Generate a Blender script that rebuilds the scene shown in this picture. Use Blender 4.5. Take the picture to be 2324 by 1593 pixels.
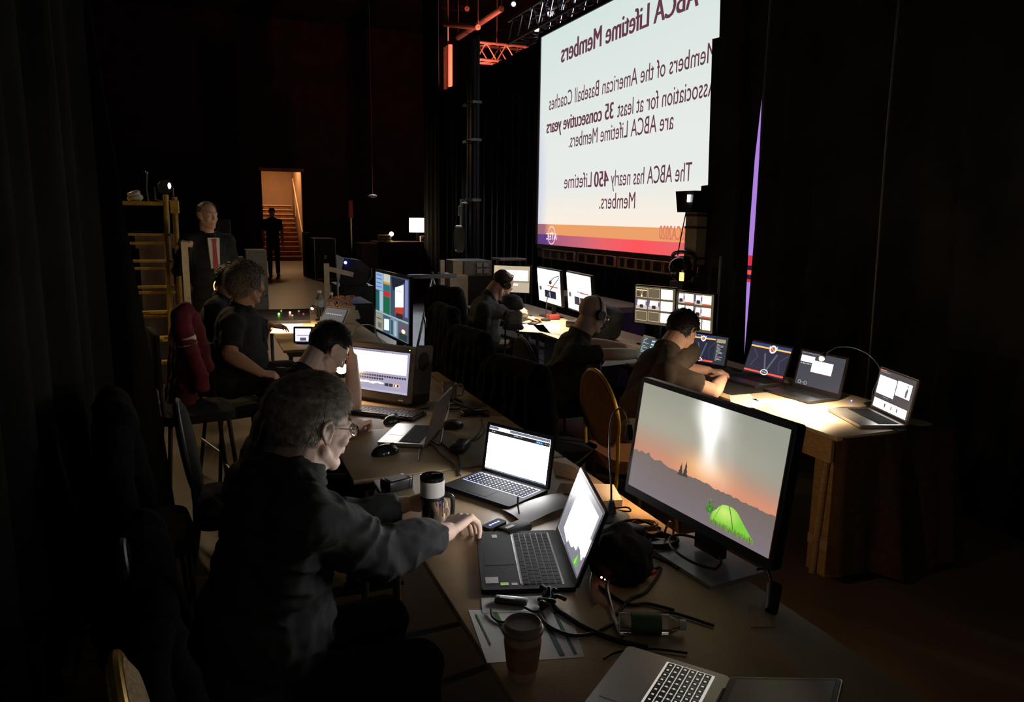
import bpy, bmesh, math, random
from mathutils import Vector, Matrix, noise
PI = math.pi
rnd = random.Random(7)
for o in list(bpy.data.objects): bpy.data.objects.remove(o)
scene = bpy.context.scene
COL = scene.collection
V = Vector

# ------------------------------------------------------------------ camera
F_PX, CX, CY, CAM_H = 1705.0, 1162.0, 796.5, 1.74
def _d(px, py): return V(((px - CX) / F_PX, -(py - CY) / F_PX, -1.0)).normalized()
_yw = _d(460, 484)                       # the room's long axis on the horizon
_dn = _d(1032, 10396)                    # straight down
_up = (-_dn - (-_dn.dot(_yw)) * _yw).normalized()
_xw = _yw.cross(_up)
ROT = Matrix((_xw, _yw, _up))
CAMP = V((0, 0, CAM_H))
cd = bpy.data.cameras.new('camera'); cam = bpy.data.objects.new('camera', cd); COL.objects.link(cam)
cd.sensor_width = 36; cd.sensor_fit = 'HORIZONTAL'; cd.lens = F_PX * 36 / 2324; cd.clip_start = 0.05; cd.clip_end = 200
cam.matrix_world = Matrix.Translation(CAMP) @ ROT.to_4x4()
scene.camera = cam
def at(px, py, x=None, y=None, z=None):
    """the point of the place seen at a photo pixel, on the plane x=, y= or z="""
    r = ROT @ _d(px, py)
    if z is not None: t = (z - CAM_H) / r.z
    elif x is not None: t = x / r.x
    else: t = y / r.y
    return CAMP + r * t

# ------------------------------------------------------------------ world, exposure
vs = scene.view_settings
vs.view_transform = 'Standard'; vs.look = 'None'; vs.gamma = 1.0; vs.exposure = 0.0; vs.use_curve_mapping = False
w = bpy.data.worlds.new('dim_hall'); scene.world = w; w.use_nodes = True
w.node_tree.nodes['Background'].inputs[0].default_value = (1.0, 0.95, 0.86, 1)
w.node_tree.nodes['Background'].inputs[1].default_value = 0.035

def light(name, kind, loc, energy, color=(1, .75, .5), size=.1, target=None, spot=None, blend=.5, size_y=None):
    d = bpy.data.lights.new(name, kind); d.energy = energy; d.color = color
    o = bpy.data.objects.new(name, d); COL.objects.link(o); o.location = loc
    if kind == 'AREA':
        d.size = size
        if size_y: d.shape = 'RECTANGLE'; d.size_y = size_y
    else: d.shadow_soft_size = size
    if kind == 'SPOT': d.spot_size = spot; d.spot_blend = blend
    if target is not None:
        o.rotation_euler = (V(target) - V(loc)).to_track_quat('-Z', 'Y').to_euler()
    return o

# ------------------------------------------------------------------ lights of the place
# gooseneck lamp over the right-hand worktable
light('worktable_lamp_light', 'SPOT', (2.93, 2.93, 1.045), 45, (1, .74, .46), .02, (2.86, 3.08, .75), math.radians(150), .9)
# lamp the far operator bends over
light('far_table_lamp_light', 'SPOT', (2.95, 6.5, 1.25), 60, (1, .70, .42), .03, (2.95, 6.4, .75), math.radians(125), .7)
# gooseneck behind the big monitor
light('monitor_lamp_light', 'SPOT', (1.345, 2.19, .985), 14, (1, .55, .25), .02, (1.75, 2.2, .6), math.radians(165), .8)
# little lamp behind the man with his hand on his forehead
light('small_lamp_light', 'POINT', (.66, 4.02, .93), 6, (1, .62, .3), .03)
# bulb behind the headset man and the reading lamp on his desk
light('bulb_light', 'POINT', (.10, 6.6, 1.17), 5, (1, .72, .38), .03)
light('reading_lamp_light', 'SPOT', (.80, 6.75, 1.05), 40, (1, .72, .42), .03, (.68, 6.85, .75), math.radians(120), .7)
# stairwell light beyond the back wall, falling out onto the floor
light('stairwell_light', 'AREA', (2.9, 31.2, 4.3), 95, (1, .55, .26), .8, (2.8, 30.5, 0))
light('corridor_light', 'SPOT', (2.3, 26.0, 4.6), 170, (1, .62, .32), .3, (1.8, 17.5, 0), math.radians(60), .8)
# work light high at the left, beyond the ladder
light('work_light', 'SPOT', (-2.6, 11.5, 4.2), 300, (1, .66, .30), .15, (-.35, 7.6, .8), math.radians(50), .8)
light('left_floor_light', 'SPOT', (-.2, 6.9, 2.6), 34, (1, .74, .45), .1, (-.1, 4.9, 0), math.radians(60), .7)
# red stage wash on the rigging beyond the drape
light('red_stage_wash', 'SPOT', (5.3, 10.9, 4.2), 220, (1, .13, .07), .05, (5.1, 15.5, 5.4), math.radians(70), .8)
light('red_uplight', 'SPOT', (4.62, 13.0, 3.9), 800, (1, .15, .08), .04, (4.95, 14.4, 6.2), math.radians(150), .8)
light('white_truss_spot', 'SPOT', (7.5, 10.5, 4.2), 420, (.75, .78, 1), .1, (4.9, 9.6, 5.0), math.radians(50), .8)
# far console lamp, then two added spots for screen light on the floor
light('console_lamp_light', 'POINT', (3.72, 15.9, 1.42), 8, (1, .65, .35), .03)
light('added_patch_spot', 'SPOT', (5.6, 25.5, 4.6), 900, (.85, .9, 1), .2, (5.6, 23.0, 0), math.radians(50), .8)
light('added_strip_spot', 'SPOT', (3.6, 15.0, 3.8), 420, (.72, .84, 1), .1, (3.2, 11.0, 0), math.radians(50), .8)

# ------------------------------------------------------------------ materials
def lin(c):
    return tuple(((v / 255) / 12.92 if v <= 10 else (((v / 255) + .055) / 1.055) ** 2.4) for v in c)
MATS = {}
def mat(name, color, rough=.6, metal=0, nscale=30, namt=.15, bump=0, bscale=None, spec=.5, sheen=0, trans=0, coat=0, stretch=None):
    if name in MATS: return MATS[name]
    m = bpy.data.materials.new(name); m.use_nodes = True
    nt = m.node_tree; b = nt.nodes['Principled BSDF']
    b.inputs['Roughness'].default_value = rough; b.inputs['Metallic'].default_value = metal
    b.inputs['Specular IOR Level'].default_value = spec
    if sheen: b.inputs['Sheen Weight'].default_value = sheen
    if trans: b.inputs['Transmission Weight'].default_value = trans
    if coat: b.inputs['Coat Weight'].default_value = coat
    tc = nt.nodes.new('ShaderNodeTexCoord'); mp = nt.nodes.new('ShaderNodeMapping')
    nt.links.new(tc.outputs['Object'], mp.inputs[0])
    if stretch: mp.inputs['Scale'].default_value = stretch
    n = nt.nodes.new('ShaderNodeTexNoise'); n.inputs['Scale'].default_value = nscale; n.inputs['Detail'].default_value = 5
    nt.links.new(mp.outputs[0], n.inputs['Vector'])
    r = nt.nodes.new('ShaderNodeValToRGB')
    r.color_ramp.elements[0].position = .3; r.color_ramp.elements[1].position = .7
    r.color_ramp.elements[0].color = (*[c * (1 - namt) for c in color], 1)
    r.color_ramp.elements[1].color = (*[min(1, c * (1 + namt)) for c in color], 1)
    nt.links.new(n.outputs[0], r.inputs[0]); nt.links.new(r.outputs[0], b.inputs['Base Color'])
    if bump:
        n2 = nt.nodes.new('ShaderNodeTexNoise'); n2.inputs['Scale'].default_value = bscale or nscale * 3; n2.inputs['Detail'].default_value = 4
        nt.links.new(mp.outputs[0], n2.inputs['Vector'])
        bp = nt.nodes.new('ShaderNodeBump'); bp.inputs['Strength'].default_value = bump; bp.inputs['Distance'].default_value = .003
        nt.links.new(n2.outputs[0], bp.inputs['Height']); nt.links.new(bp.outputs[0], b.inputs['Normal'])
    MATS[name] = m; return m
def emit(name, color, strength):
    if name in MATS: return MATS[name]
    m = bpy.data.materials.new(name); m.use_nodes = True; nt = m.node_tree
    b = nt.nodes['Principled BSDF']; b.inputs['Base Color'].default_value = (*color, 1)
    b.inputs['Emission Color'].default_value = (*color, 1); b.inputs['Emission Strength'].default_value = strength
    MATS[name] = m; return m
def display_mat():
    m = bpy.data.materials.new('lit_display'); m.use_nodes = True; nt = m.node_tree
    b = nt.nodes['Principled BSDF']; b.inputs['Base Color'].default_value = (.01, .01, .01, 1); b.inputs['Roughness'].default_value = .35
    a = nt.nodes.new('ShaderNodeAttribute'); a.attribute_name = 'glow'
    nt.links.new(a.outputs['Color'], b.inputs['Emission Color']); b.inputs['Emission Strength'].default_value = 1
    m.cycles.emission_sampling = 'FRONT'
    return m
M_DISP = display_mat()
M_BLACK = mat('black_plastic', (.012, .012, .013), .42, namt=.2)
M_SATIN = mat('black_satin_plastic', (.02, .02, .022), .3, namt=.15)
M_RUB = mat('black_rubber', (.008, .008, .008), .6)
M_KEY = mat('dark_keycap', (.012, .012, .013), .75, spec=.1)
M_KEYL = mat('grey_keycap', (.05, .045, .045), .5)
M_ALU = mat('brushed_aluminium', (.46, .45, .44), .38, .85, nscale=60, namt=.06)
M_DALU = mat('dark_grey_metal', (.06, .06, .065), .42, .5, namt=.1)
M_CHROME = mat('polished_steel', (.62, .60, .58), .16, 1, namt=.04)
M_STEEL = mat('dull_steel', (.30, .29, .28), .4, .9)
M_KRAFT = mat('kraft_tabletop', (.42, .30, .165), .5, nscale=7, namt=.14, bump=.15, bscale=120)
M_WTOP = mat('pale_tabletop', (.52, .43, .31), .45, nscale=7, namt=.1, bump=.1, bscale=120)
M_WOOD = mat('plywood_edge', (.40, .27, .14), .6, nscale=20, namt=.25, stretch=(1, 1, 8))
M_CARD = mat('cardboard', (.42, .30, .18), .8, nscale=40, namt=.1)
M_PAPER = mat('white_paper', (.66, .65, .62), .8, nscale=12, namt=.04)
M_GREYPAPER = mat('brown_wrapping_sheet', (.33, .30, .28), .7, nscale=14, namt=.08)
M_WHITE = mat('white_enamel', (.72, .70, .66), .3, namt=.04)
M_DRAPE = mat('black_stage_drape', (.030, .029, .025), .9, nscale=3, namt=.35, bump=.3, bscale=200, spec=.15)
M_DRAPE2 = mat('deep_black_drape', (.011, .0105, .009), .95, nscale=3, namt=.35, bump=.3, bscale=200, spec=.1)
M_DARKWALL = mat('dark_painted_wall', (.035, .037, .033), .85, nscale=2, namt=.3, spec=.2)
M_GOLD = mat('gold_painted_steel', (.62, .40, .09), .35, .6, namt=.12)
M_YELLOW = mat('yellow_fibreglass', (.62, .38, .05), .5, namt=.18)
M_FABC = mat('tan_woven_fabric', (.48, .34, .17), .9, nscale=90, namt=.3, bump=.4, bscale=300)
M_FABB = mat('brown_woven_fabric', (.17, .065, .022), .9, nscale=90, namt=.3, bump=.4, bscale=300)
M_BLKFAB = mat('black_cloth', (.02, .02, .021), .92, nscale=20, namt=.3, bump=.4, bscale=250, spec=.2)
M_CASE = mat('grey_road_case', (.20, .18, .16), .55, namt=.2)
M_BEIGE = mat('beige_equipment_case', (.46, .38, .27), .55, namt=.14)
M_RED = mat('red_jacket_cloth', (.40, .03, .06), .8, nscale=25, namt=.2, bump=.3, bscale=200)
M_GLASS = mat('clear_plastic', (.9, .93, .95), .05, trans=.95, namt=.02)

# ------------------------------------------------------------------ object helpers
def tag(o, label=None, cat=None, group=None, kind=None):
    if label: o['label'] = label
    if cat: o['category'] = cat
    if group: o['group'] = group
    if kind: o['kind'] = kind
    return o
def thing(name, label, cat, loc=(0, 0, 0), rz=0, group=None):
    o = bpy.data.objects.new(name, None); COL.objects.link(o); o.empty_display_size = .1
    o.location = loc; o.rotation_euler = (0, 0, rz)
    return tag(o, label, cat, group)
class MB:
    """collects shapes and links them as ONE mesh object"""
    def __init__(s): s.bm = bmesh.new()
    def box(s, c, size, M=None, bevel=0):
        bm = bmesh.new(); bmesh.ops.create_cube(bm, size=1)
        for v in bm.verts: v.co = V((v.co.x * size[0], v.co.y * size[1], v.co.z * size[2]))
        if bevel: bmesh.ops.bevel(bm, geom=bm.edges[:], offset=bevel, segments=2, affect='EDGES', profile=.5)
        T = Matrix.Translation(V(c)) @ (M.to_4x4() if M is not None else Matrix.Identity(4))
        bm.transform(T); s._add(bm); return s
    def _add(s, bm):
        me = bpy.data.meshes.new('tmp'); bm.to_mesh(me); bm.free(); s.bm.from_mesh(me); bpy.data.meshes.remove(me)
    def cyl(s, a, b, ra, rb=None, seg=20, caps=True):
        a = V(a); b = V(b); rb = ra if rb is None else rb
        bm = bmesh.new(); bmesh.ops.create_cone(bm, cap_ends=caps, segments=seg, radius1=ra, radius2=rb, depth=(b - a).length)
        q = (b - a).to_track_quat('Z', 'Y').to_matrix().to_4x4()
        bm.transform(Matrix.Translation((a + b) / 2) @ q); s._add(bm); return s
    def ell(s, c, r, M=None, u=20, v=12):
        bm = bmesh.new(); bmesh.ops.create_uvsphere(bm, u_segments=u, v_segments=v, radius=1)
        if not hasattr(r, '__len__'): r = (r, r, r)
        S = Matrix.Diagonal((*r, 1))
        bm.transform(Matrix.Translation(V(c)) @ (M.to_4x4() if M is not None else Matrix.Identity(4)) @ S); s._add(bm); return s
    def cap(s, a, b, ra, rb=None, seg=14):
        rb = ra if rb is None else rb
        s.cyl(a, b, ra, rb, seg); s.ell(a, ra, u=seg, v=8); s.ell(b, rb, u=seg, v=8); return s
    def tube(s, pts, r, seg=8, smooth=True, closed=False):
        pts = [V(p) for p in pts]
        if smooth and len(pts) > 2:
            out = []
            n = len(pts)
            for i in range(n - 1):
                p0 = pts[max(i - 1, 0)]; p1 = pts[i]; p2 = pts[i + 1]; p3 = pts[min(i + 2, n - 1)]
                for k in range(6):
                    t = k / 6
                    out.append(.5 * ((2 * p1) + (p2 - p0) * t + (2 * p0 - 5 * p1 + 4 * p2 - p3) * t * t + (-p0 + 3 * p1 - 3 * p2 + p3) * t ** 3))
            out.append(pts[-1]); pts = out
        bm = s.bm; rings = []
        up = V((0, 0, 1)); prevn = None
        for i, p in enumerate(pts):
            d = (pts[min(i + 1, len(pts) - 1)] - pts[max(i - 1, 0)])
            if d.length < 1e-7: d = V((0, 0, 1))
            d.normalize()
            if prevn is None:
                nn = d.cross(up)
                if nn.length < .05: nn = d.cross(V((1, 0, 0)))
            else: nn = prevn - d * prevn.dot(d)
            if nn.length < 1e-5: nn = d.orthogonal()
            nn.normalize(); prevn = nn; bb = d.cross(nn)
            rr = r(i / (len(pts) - 1)) if callable(r) else r
            rings.append([bm.verts.new(p + (nn * math.cos(2 * PI * k / seg) + bb * math.sin(2 * PI * k / seg)) * rr) for k in range(seg)])
        for a, b in zip(rings, rings[1:]):
            for k in range(seg): bm.faces.new((a[k], a[(k + 1) % seg], b[(k + 1) % seg], b[k]))
        bm.faces.new(rings[0][::-1]); bm.faces.new(rings[-1]); return s
    def lathe(s, prof, c=(0, 0, 0), seg=32):
        bm = s.bm; rings = []
        for r, z in prof:
            rings.append([bm.verts.new((c[0] + max(r, 1e-4) * math.cos(2 * PI * k / seg), c[1] + max(r, 1e-4) * math.sin(2 * PI * k / seg), c[2] + z)) for k in range(seg)])
        for a, b in zip(rings, rings[1:]):
            for k in range(seg): bm.faces.new((a[k], a[(k + 1) % seg], b[(k + 1) % seg], b[k]))
        bm.faces.new(rings[0][::-1]); bm.faces.new(rings[-1]); return s
    def prism(s, pts, z0, z1, T=None):
        bm = bmesh.new()
        lo = [bm.verts.new((p[0], p[1], z0)) for p in pts]; hi = [bm.verts.new((p[0], p[1], z1)) for p in pts]
        n = len(pts); bm.faces.new(lo[::-1]); bm.faces.new(hi)
        for i in range(n): bm.faces.new((lo[i], lo[(i + 1) % n], hi[(i + 1) % n], hi[i]))
        if T is not None: bm.transform(T)
        s._add(bm); return s
    def sheet(s, f, nu, nv, thick=0, double=False):
        """f(u,v) -> point; a real sheet, given thickness along z when thick"""
        bm = s.bm; g = [[bm.verts.new(f(i / nu, j / nv)) for j in range(nv + 1)] for i in range(nu + 1)]
        fs = [bm.faces.new((g[i][j], g[i + 1][j], g[i + 1][j + 1], g[i][j + 1])) for i in range(nu) for j in range(nv)]
        if thick:
            bmesh.ops.recalc_face_normals(bm, faces=fs)
            bmesh.ops.solidify(bm, geom=fs, thickness=thick)
        return s
    def build(s, name, m, parent=None, smooth=True, world=True, recalc=True, auto=35):
        if recalc: bmesh.ops.recalc_face_normals(s.bm, faces=s.bm.faces[:])
        me = bpy.data.meshes.new(name); s.bm.to_mesh(me); s.bm.free()
        if smooth:
            me.polygons.foreach_set('use_smooth', [True] * len(me.polygons))
            if auto: me.set_sharp_from_angle(angle=math.radians(auto))
        o = bpy.data.objects.new(name, me); COL.objects.link(o)
        for mm in (m if isinstance(m, (list, tuple)) else [m]): me.materials.append(mm)
        if parent is not None: o.parent = parent
        return o
def struct(o): o['kind'] = 'structure'; return o
def rz(a): return Matrix.Rotation(a, 3, 'Z')
def rx(a): return Matrix.Rotation(a, 3, 'X')
def rrect(w, h, r, n=5):
    p = []
    for cx, cy, a0 in ((w / 2 - r, h / 2 - r, 0), (-w / 2 + r, h / 2 - r, 90), (-w / 2 + r, -h / 2 + r, 180), (w / 2 - r, -h / 2 + r, 270)):
        for k in range(n + 1):
            a = math.radians(a0 + 90 * k / n); p.append((cx + r * math.cos(a), cy + r * math.sin(a)))
    return p
def evaluated(o, name, m, parent, smooth=True):
    dg = bpy.context.evaluated_depsgraph_get()
    me = bpy.data.meshes.new_from_object(o.evaluated_get(dg)); me.name = name
    old = o.data; bpy.data.objects.remove(o)
    if isinstance(old, bpy.types.Mesh): bpy.data.meshes.remove(old)
    else: bpy.data.curves.remove(old)
    n = bpy.data.objects.new(name, me); COL.objects.link(n)
    me.materials.clear(); me.materials.append(m)
    if smooth: me.polygons.foreach_set('use_smooth', [True] * len(me.polygons))
    if parent is not None: n.parent = parent
    return n

# ------------------------------------------------------------------ lit displays
class Canvas:
    """flat picture on a display; u,v in 0..1 from the top-left as the viewer sees it"""
    def __init__(s, w, h, T): s.w, s.h, s.T = w, h, T; s.bm = bmesh.new(); s.cl = s.bm.loops.layers.float_color.new('glow'); s.n = 0
    def pt(s, u, v, k): return s.T @ V(((u - .5) * s.w, -.0004 * k, (.5 - v) * s.h))
    def poly(s, pts, col, k=1):
        f = s.bm.faces.new([s.bm.verts.new(s.pt(u, v, k)) for u, v in pts])
        for i, l in enumerate(f.loops):
            c = col[i] if hasattr(col[0], '__len__') else col
            l[s.cl] = (*c, 1)
        return s
    def rect(s, u0, v0, u1, v1, col, k=1): return s.poly([(u0, v1), (u1, v1), (u1, v0), (u0, v0)], col, k)
    def line(s, a, b, wd, col, k=2):
        ax, ay = a; bx, by = b; dx = (bx - ax) * s.w; dy = (by - ay) * s.h; L = math.hypot(dx, dy) or 1
        nx, ny = -dy / L * wd / 2 / s.w, dx / L * wd / 2 / s.h
        return s.poly([(ax - nx, ay - ny), (bx - nx, by - ny), (bx + nx, by + ny), (ax + nx, ay + ny)], col, k)
    def disc(s, u, v, r, col, k=2, n=20, ry=None):
        return s.poly([(u + r / s.w * math.cos(2 * PI * i / n), v + (ry or r) / s.h * math.sin(2 * PI * i / n)) for i in range(n)], col, k)
    def ring(s, u, v, r, wd, col, k=2, n=24, ry=1):
        P = [(u + r / s.w * math.cos(2 * PI * i / n), v + r * ry / s.h * math.sin(2 * PI * i / n)) for i in range(n + 1)]
        for a, b in zip(P, P[1:]): s.line(a, b, wd, col, k)
        return s
    def grid(s, f, nx, ny, k=0, box=(0, 0, 1, 1)):
        u0, v0, u1, v1 = box
        g = [[s.bm.verts.new(s.pt(u0 + (u1 - u0) * i / nx, v0 + (v1 - v0) * j / ny, k)) for j in range(ny + 1)] for i in range(nx + 1)]
        c = [[f(i / nx, j / ny) for j in range(ny + 1)] for i in range(nx + 1)]
        for i in range(nx):
            for j in range(ny):
                ids = ((i, j + 1), (i + 1, j + 1), (i + 1, j), (i, j))
                fc = s.bm.faces.new([g[a][b] for a, b in ids])
                for l, (a, b) in zip(fc.loops, ids): l[s.cl] = (*c[a][b], 1)
        return s
    def words(s, u0, v, u1, hgt, col, k=2, seed=1):
        r = random.Random(seed); u = u0
        while u < u1:
            L = r.uniform(.15, .5) * hgt * 6 * s.h / s.w
            s.rect(u, v, min(u + L, u1), v + hgt, col, k); u += L + hgt * .6
        return s
    def text(s, txt, u, v, size, col, k=3, bold=0, sx=1, mirror=False, align='CENTER'):
        if bold:
            for q in (-1, -.5, .5, 1): s.text(txt, u + q * bold / s.w, v, size, col, k, 0, sx, mirror, align)
        cu = bpy.data.curves.new('t', 'FONT'); cu.body = txt; cu.size = size; cu.align_x = align; cu.resolution_u = 3
        o = bpy.data.objects.new('t', cu); COL.objects.link(o)
        dg = bpy.context.evaluated_depsgraph_get(); me = bpy.data.meshes.new_from_object(o.evaluated_get(dg))
        bpy.data.objects.remove(o); bpy.data.curves.remove(cu)
        m = -1 if mirror else 1
        vs_ = [s.bm.verts.new(s.T @ V(((u - .5) * s.w + p.co.x * sx * m, -.0004 * k * (s.w if s.w > 2 else 1), (.5 - v) * s.h + p.co.y))) for p in me.vertices]
        for p in me.polygons:
            ids = [vs_[i] for i in p.vertices]
            try: f = s.bm.faces.new(ids if mirror is False else ids[::-1])
            except ValueError: continue
            for l in f.loops: l[s.cl] = (*col, 1)
        bpy.data.meshes.remove(me); return s
    def build(s, name, parent):
        for f in s.bm.faces: f.normal_update()
        nrm = s.T.to_3x3() @ V((0, -1, 0))
        for f in s.bm.faces:
            if f.normal.dot(nrm) < 0: f.normal_flip()
        me = bpy.data.meshes.new(name); s.bm.to_mesh(me); s.bm.free(); me.materials.append(M_DISP)
        o = bpy.data.objects.new(name, me); COL.objects.link(o); o.parent = parent; return o

# ================================================================== SETTING
def drape(name, pts, z0, z1, amp=.05, wave=.22, seed=0, parent=None, m=None, edge0=None, edge1=None):
    """hanging folded cloth along a floor polyline; edge0/edge1(z) shift the two ends along the run"""
    r = random.Random(seed)
    P = [V((*p, 0)) for p in pts]; L = [0]
    for a, b in zip(P, P[1:]): L.append(L[-1] + (b - a).length)
    tot = L[-1]; nu = max(8, int(tot / wave * 8)); nz = 14
    ph = [r.uniform(0, 6) for _ in range(4)]
    def f(u, v):
        z = z0 + (z1 - z0) * v
        lo = edge0(z) if edge0 else 0; hi = edge1(z) if edge1 else 0
        s = lo + (tot - lo + hi) * u; sc = min(max(s, 0), tot)
        i = max(k for k in range(len(L) - 1) if L[k] <= sc + 1e-6)
        d = (P[i + 1] - P[i]).normalized(); p = P[i] + d * (s - L[i]); n = V((-d.y, d.x, 0))
        a = amp * (math.sin(2 * PI * s / wave + ph[0] + .5 * math.sin(s * 2 + ph[1])) + .5 * math.sin(2 * PI * s / wave / 1.7 + ph[2])) * (1 - .35 * v)
        return V((p.x + n.x * a, p.y + n.y * a, z))
    mb = MB(); mb.sheet(f, nu, nz, thick=.006)
    return mb.build(name, m or M_DRAPE, parent, auto=60)

# floor
M_FLOOR = mat('worn_concrete_floor', (.115, .09, .062), .42, nscale=1.6, namt=.28, bump=.12, bscale=60)
fl = MB(); fl.box((3, 15, -.05), (30, 42, .1)); struct(fl.build('floor', M_FLOOR, smooth=False))
ce = MB(); ce.box((3, 19, 8.55), (30, 32, .1)); struct(ce.build('ceiling', M_DARKWALL, smooth=False))
# back wall with the stair opening
DX0, DX1, DZ = 2.02, 3.42, 3.27
wb = MB()
wb.box(((-12 + DX0) / 2, 29.1, 4.25), (12 + DX0, .2, 8.5)); wb.box(((18 + DX1) / 2, 29.1, 4.25), (18 - DX1, .2, 8.5))
wb.box(((DX0 + DX1) / 2, 29.1, (DZ + 8.5) / 2), (DX1 - DX0, .2, 8.5 - DZ))
struct(wb.build('wall_back', M_DARKWALL, smooth=False))
for nm, x in (('wall_left', -6.0), ('wall_right', 9.5)):
    b = MB(); b.box((x, 15, 4.25), (.2, 28, 8.5)); struct(b.build(nm, M_DARKWALL, smooth=False))
# stairwell
M_STAIRW = mat('tan_stairwell_paint', (.42, .28, .17), .8, nscale=5, namt=.06)
M_RISER = mat('brick_red_riser', (.20, .085, .04), .8, nscale=6, namt=.4)
M_NOSE = mat('pale_stair_nosing', (.68, .52, .34), .5, namt=.06)
b = MB(); b.box((DX0 - .1, 31.4, 2.4), (.16, 4.6, 4.8)); b.box((DX1 + .22, 31.4, 2.4), (.16, 4.6, 4.8)); b.box(((DX0 + DX1) / 2, 33.75, 2.4), (1.9, .16, 4.8))
struct(b.build('wall_stairwell', M_STAIRW, smooth=False))
b = MB(); b.box(((DX0 + DX1) / 2, 28.96, DZ + .06), (DX1 - DX0 + .16, .1, .10)); struct(b.build('trim_1', M_STAIRW, smooth=False))
st = thing('staircase', 'flight of brick-red stairs with pale nosings climbing through the lit doorway', 'stairs', (2.7, 30.2, 0))
def wch(o, parent):                      # keep world-built geometry under a moved parent
    o.matrix_parent_inverse = (Matrix.Translation(parent.location) @ parent.rotation_euler.to_matrix().to_4x4()).inverted(); return o
NS = 12
b = MB(); n_ = MB()
for i in range(NS):
    z = .176 * (i + 1); y = 29.85 + .27 * i
    b.box((2.72, (y + 33.66) / 2, z - .088), (1.42, 33.66 - y, .176)); n_.box((2.72, y - .005, z - .012), (1.42, .05, .034))
wch(b.build('steps', M_RISER, st, smooth=False), st); wch(n_.build('nosing', M_NOSE, st, smooth=False), st)
b = MB(); p0 = at(693, 585, y=29.5); p1 = at(664, 406, y=32.9)
b.tube([p0, p0 + V((0, 0, .35)), p0 + V((0, 0, .42)), p1, p1 + V((.22, 0, 0))], .028, smooth=False)
for t in (.2, .5, .8):
    q = p0.lerp(p1, t); b.cyl((q.x, q.y, q.z - .9), (q.x, q.y, q.z + .3 * (1 - t)), .015)
wch(b.build('handrail', M_NOSE, st), st)

# near black drape at the left edge of the picture
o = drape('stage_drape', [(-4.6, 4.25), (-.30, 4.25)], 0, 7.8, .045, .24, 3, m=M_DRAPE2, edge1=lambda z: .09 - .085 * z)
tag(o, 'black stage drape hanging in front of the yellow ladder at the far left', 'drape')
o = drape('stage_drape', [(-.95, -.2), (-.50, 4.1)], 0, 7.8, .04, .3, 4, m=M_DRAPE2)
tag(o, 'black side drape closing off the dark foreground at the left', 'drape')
# drape wall carrying the screen
o = drape('stage_drape', [(4.40, 9.72), (4.40, 14.9)], 0, 4.12, .03, .3, 5)
tag(o, 'black drape wall left of the projection screen, ending below the red rigging', 'drape')
o = drape('stage_drape', [(4.30, 14.45), (4.30, 15.45)], 0, 8.2, .02, .3, 6)
tag(o, 'tall black drape leg where the drape wall ends beside the red-lit rigging', 'drape')
o = drape('stage_drape', [(4.40, 9.7), (4.40, 5.7)], 0, 1.22, .02, .25, 7)
tag(o, 'low black drape skirt hanging below the projection screen', 'drape')
# right-hand drapes with the narrow gap
GY = 5.03
def gapw(z):
    t = (z - 1.05) / (2.5 - 1.05)
    return .0 if t <= 0 or t >= 1 else .055 * math.sin(PI * t) ** .8
o = drape('stage_drape', [(4.15, 5.60), (4.15, GY)], 0, 7.8, .012, .17, 8, edge1=lambda z: .03 if gapw(z) == 0 else -gapw(z) / 2)
tag(o, 'black drape between the projection screen and the purple gap', 'drape')
o = drape('stage_drape', [(4.17, GY), (4.17, 1.2), (4.3, -2.5)], 0, 7.8, .035, .3, 9, edge0=lambda z: -.03 if gapw(z) == 0 else gapw(z) / 2)
tag(o, 'wide black drape right of the purple gap, behind the laptops', 'drape')
lw = thing('stage_glow_panel', 'added glowing panel standing in for the purple lit stage beyond the drape gap', 'glow panel', (5.2, 5.6, 0))  # added emissive panel in place of the lit stage behind the gap
b = MB(); b.box((0, 0, 1.6), (.1, 2.6, 3.2)); b.build('panel_case', M_BLACK, lw, smooth=False)
c = Canvas(2.5, 3.1, Matrix.Translation((-.055, 0, 1.6)) @ Matrix.Rotation(-PI / 2, 4, 'Z'))
pur = (.42, .22, .72)
c.rect(0, 0, 1, 1, pur, 1); c.rect(0, .567, 1, .60, (.7, .03, .06), 2); c.rect(0, .60, 1, .615, (.02, .01, .05), 2)
c.rect(0, .615, 1, .63, (.9, .1, .06), 2); c.rect(0, .63, 1, .645, (.02, .01, .05), 2); c.rect(0, .645, 1, .655, (.7, .03, .06), 2)
c.build('display', lw)

# ================================================================== PROJECTION SCREEN
SX, SY0, SZ1, SW, SH = 4.30, 9.655, 4.10, 4.26, 2.715
ps = thing('projection_screen', 'large rear-projection screen showing mirrored slide text above an orange and pink band', 'projection screen', (SX, SY0 - SW / 2, SZ1 - SH / 2))
b = MB()
for z in (SH / 2 + .03, -SH / 2 - .03): b.box((0.02, 0, z), (.06, SW + .12, .05))
for y in (SW / 2 + .03, -SW / 2 - .03): b.box((0.02, y, 0), (.06, .05, SH + .1))
b.build('frame', M_DALU, ps, smooth=False)
b = MB(); b.box((.02, 0, 0), (.01, SW, SH)); b.build('backing', M_BLKFAB, ps, smooth=False)
def uv(px, py):
    p = at(px, py, x=SX); return ((SY0 - p.y) / SW, (SZ1 - p.z) / SH)
c = Canvas(SW, SH, Matrix.Rotation(-PI / 2, 4, 'Z') @ Matrix.Translation((0, -.0, 0)))
vO = uv(1225, 508)[1]; vP = uv(1225, 531)[1]
def mix(a, b, t): t = max(0, min(1, t)); return tuple(x + (y - x) * t for x, y in zip(a, b))
def body(u, v):
    top = lin((214, 228, 224)); warm = lin((255, 240, 222))
    k = mix(top, lin((232, 236, 232)), v / .6); k = mix(k, warm, (v - .72) / .2)
    k = mix(lin((200, 206, 232)), k, (u + .02) / .09 + max(0, .6 - v) * 2)
    return k
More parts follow.
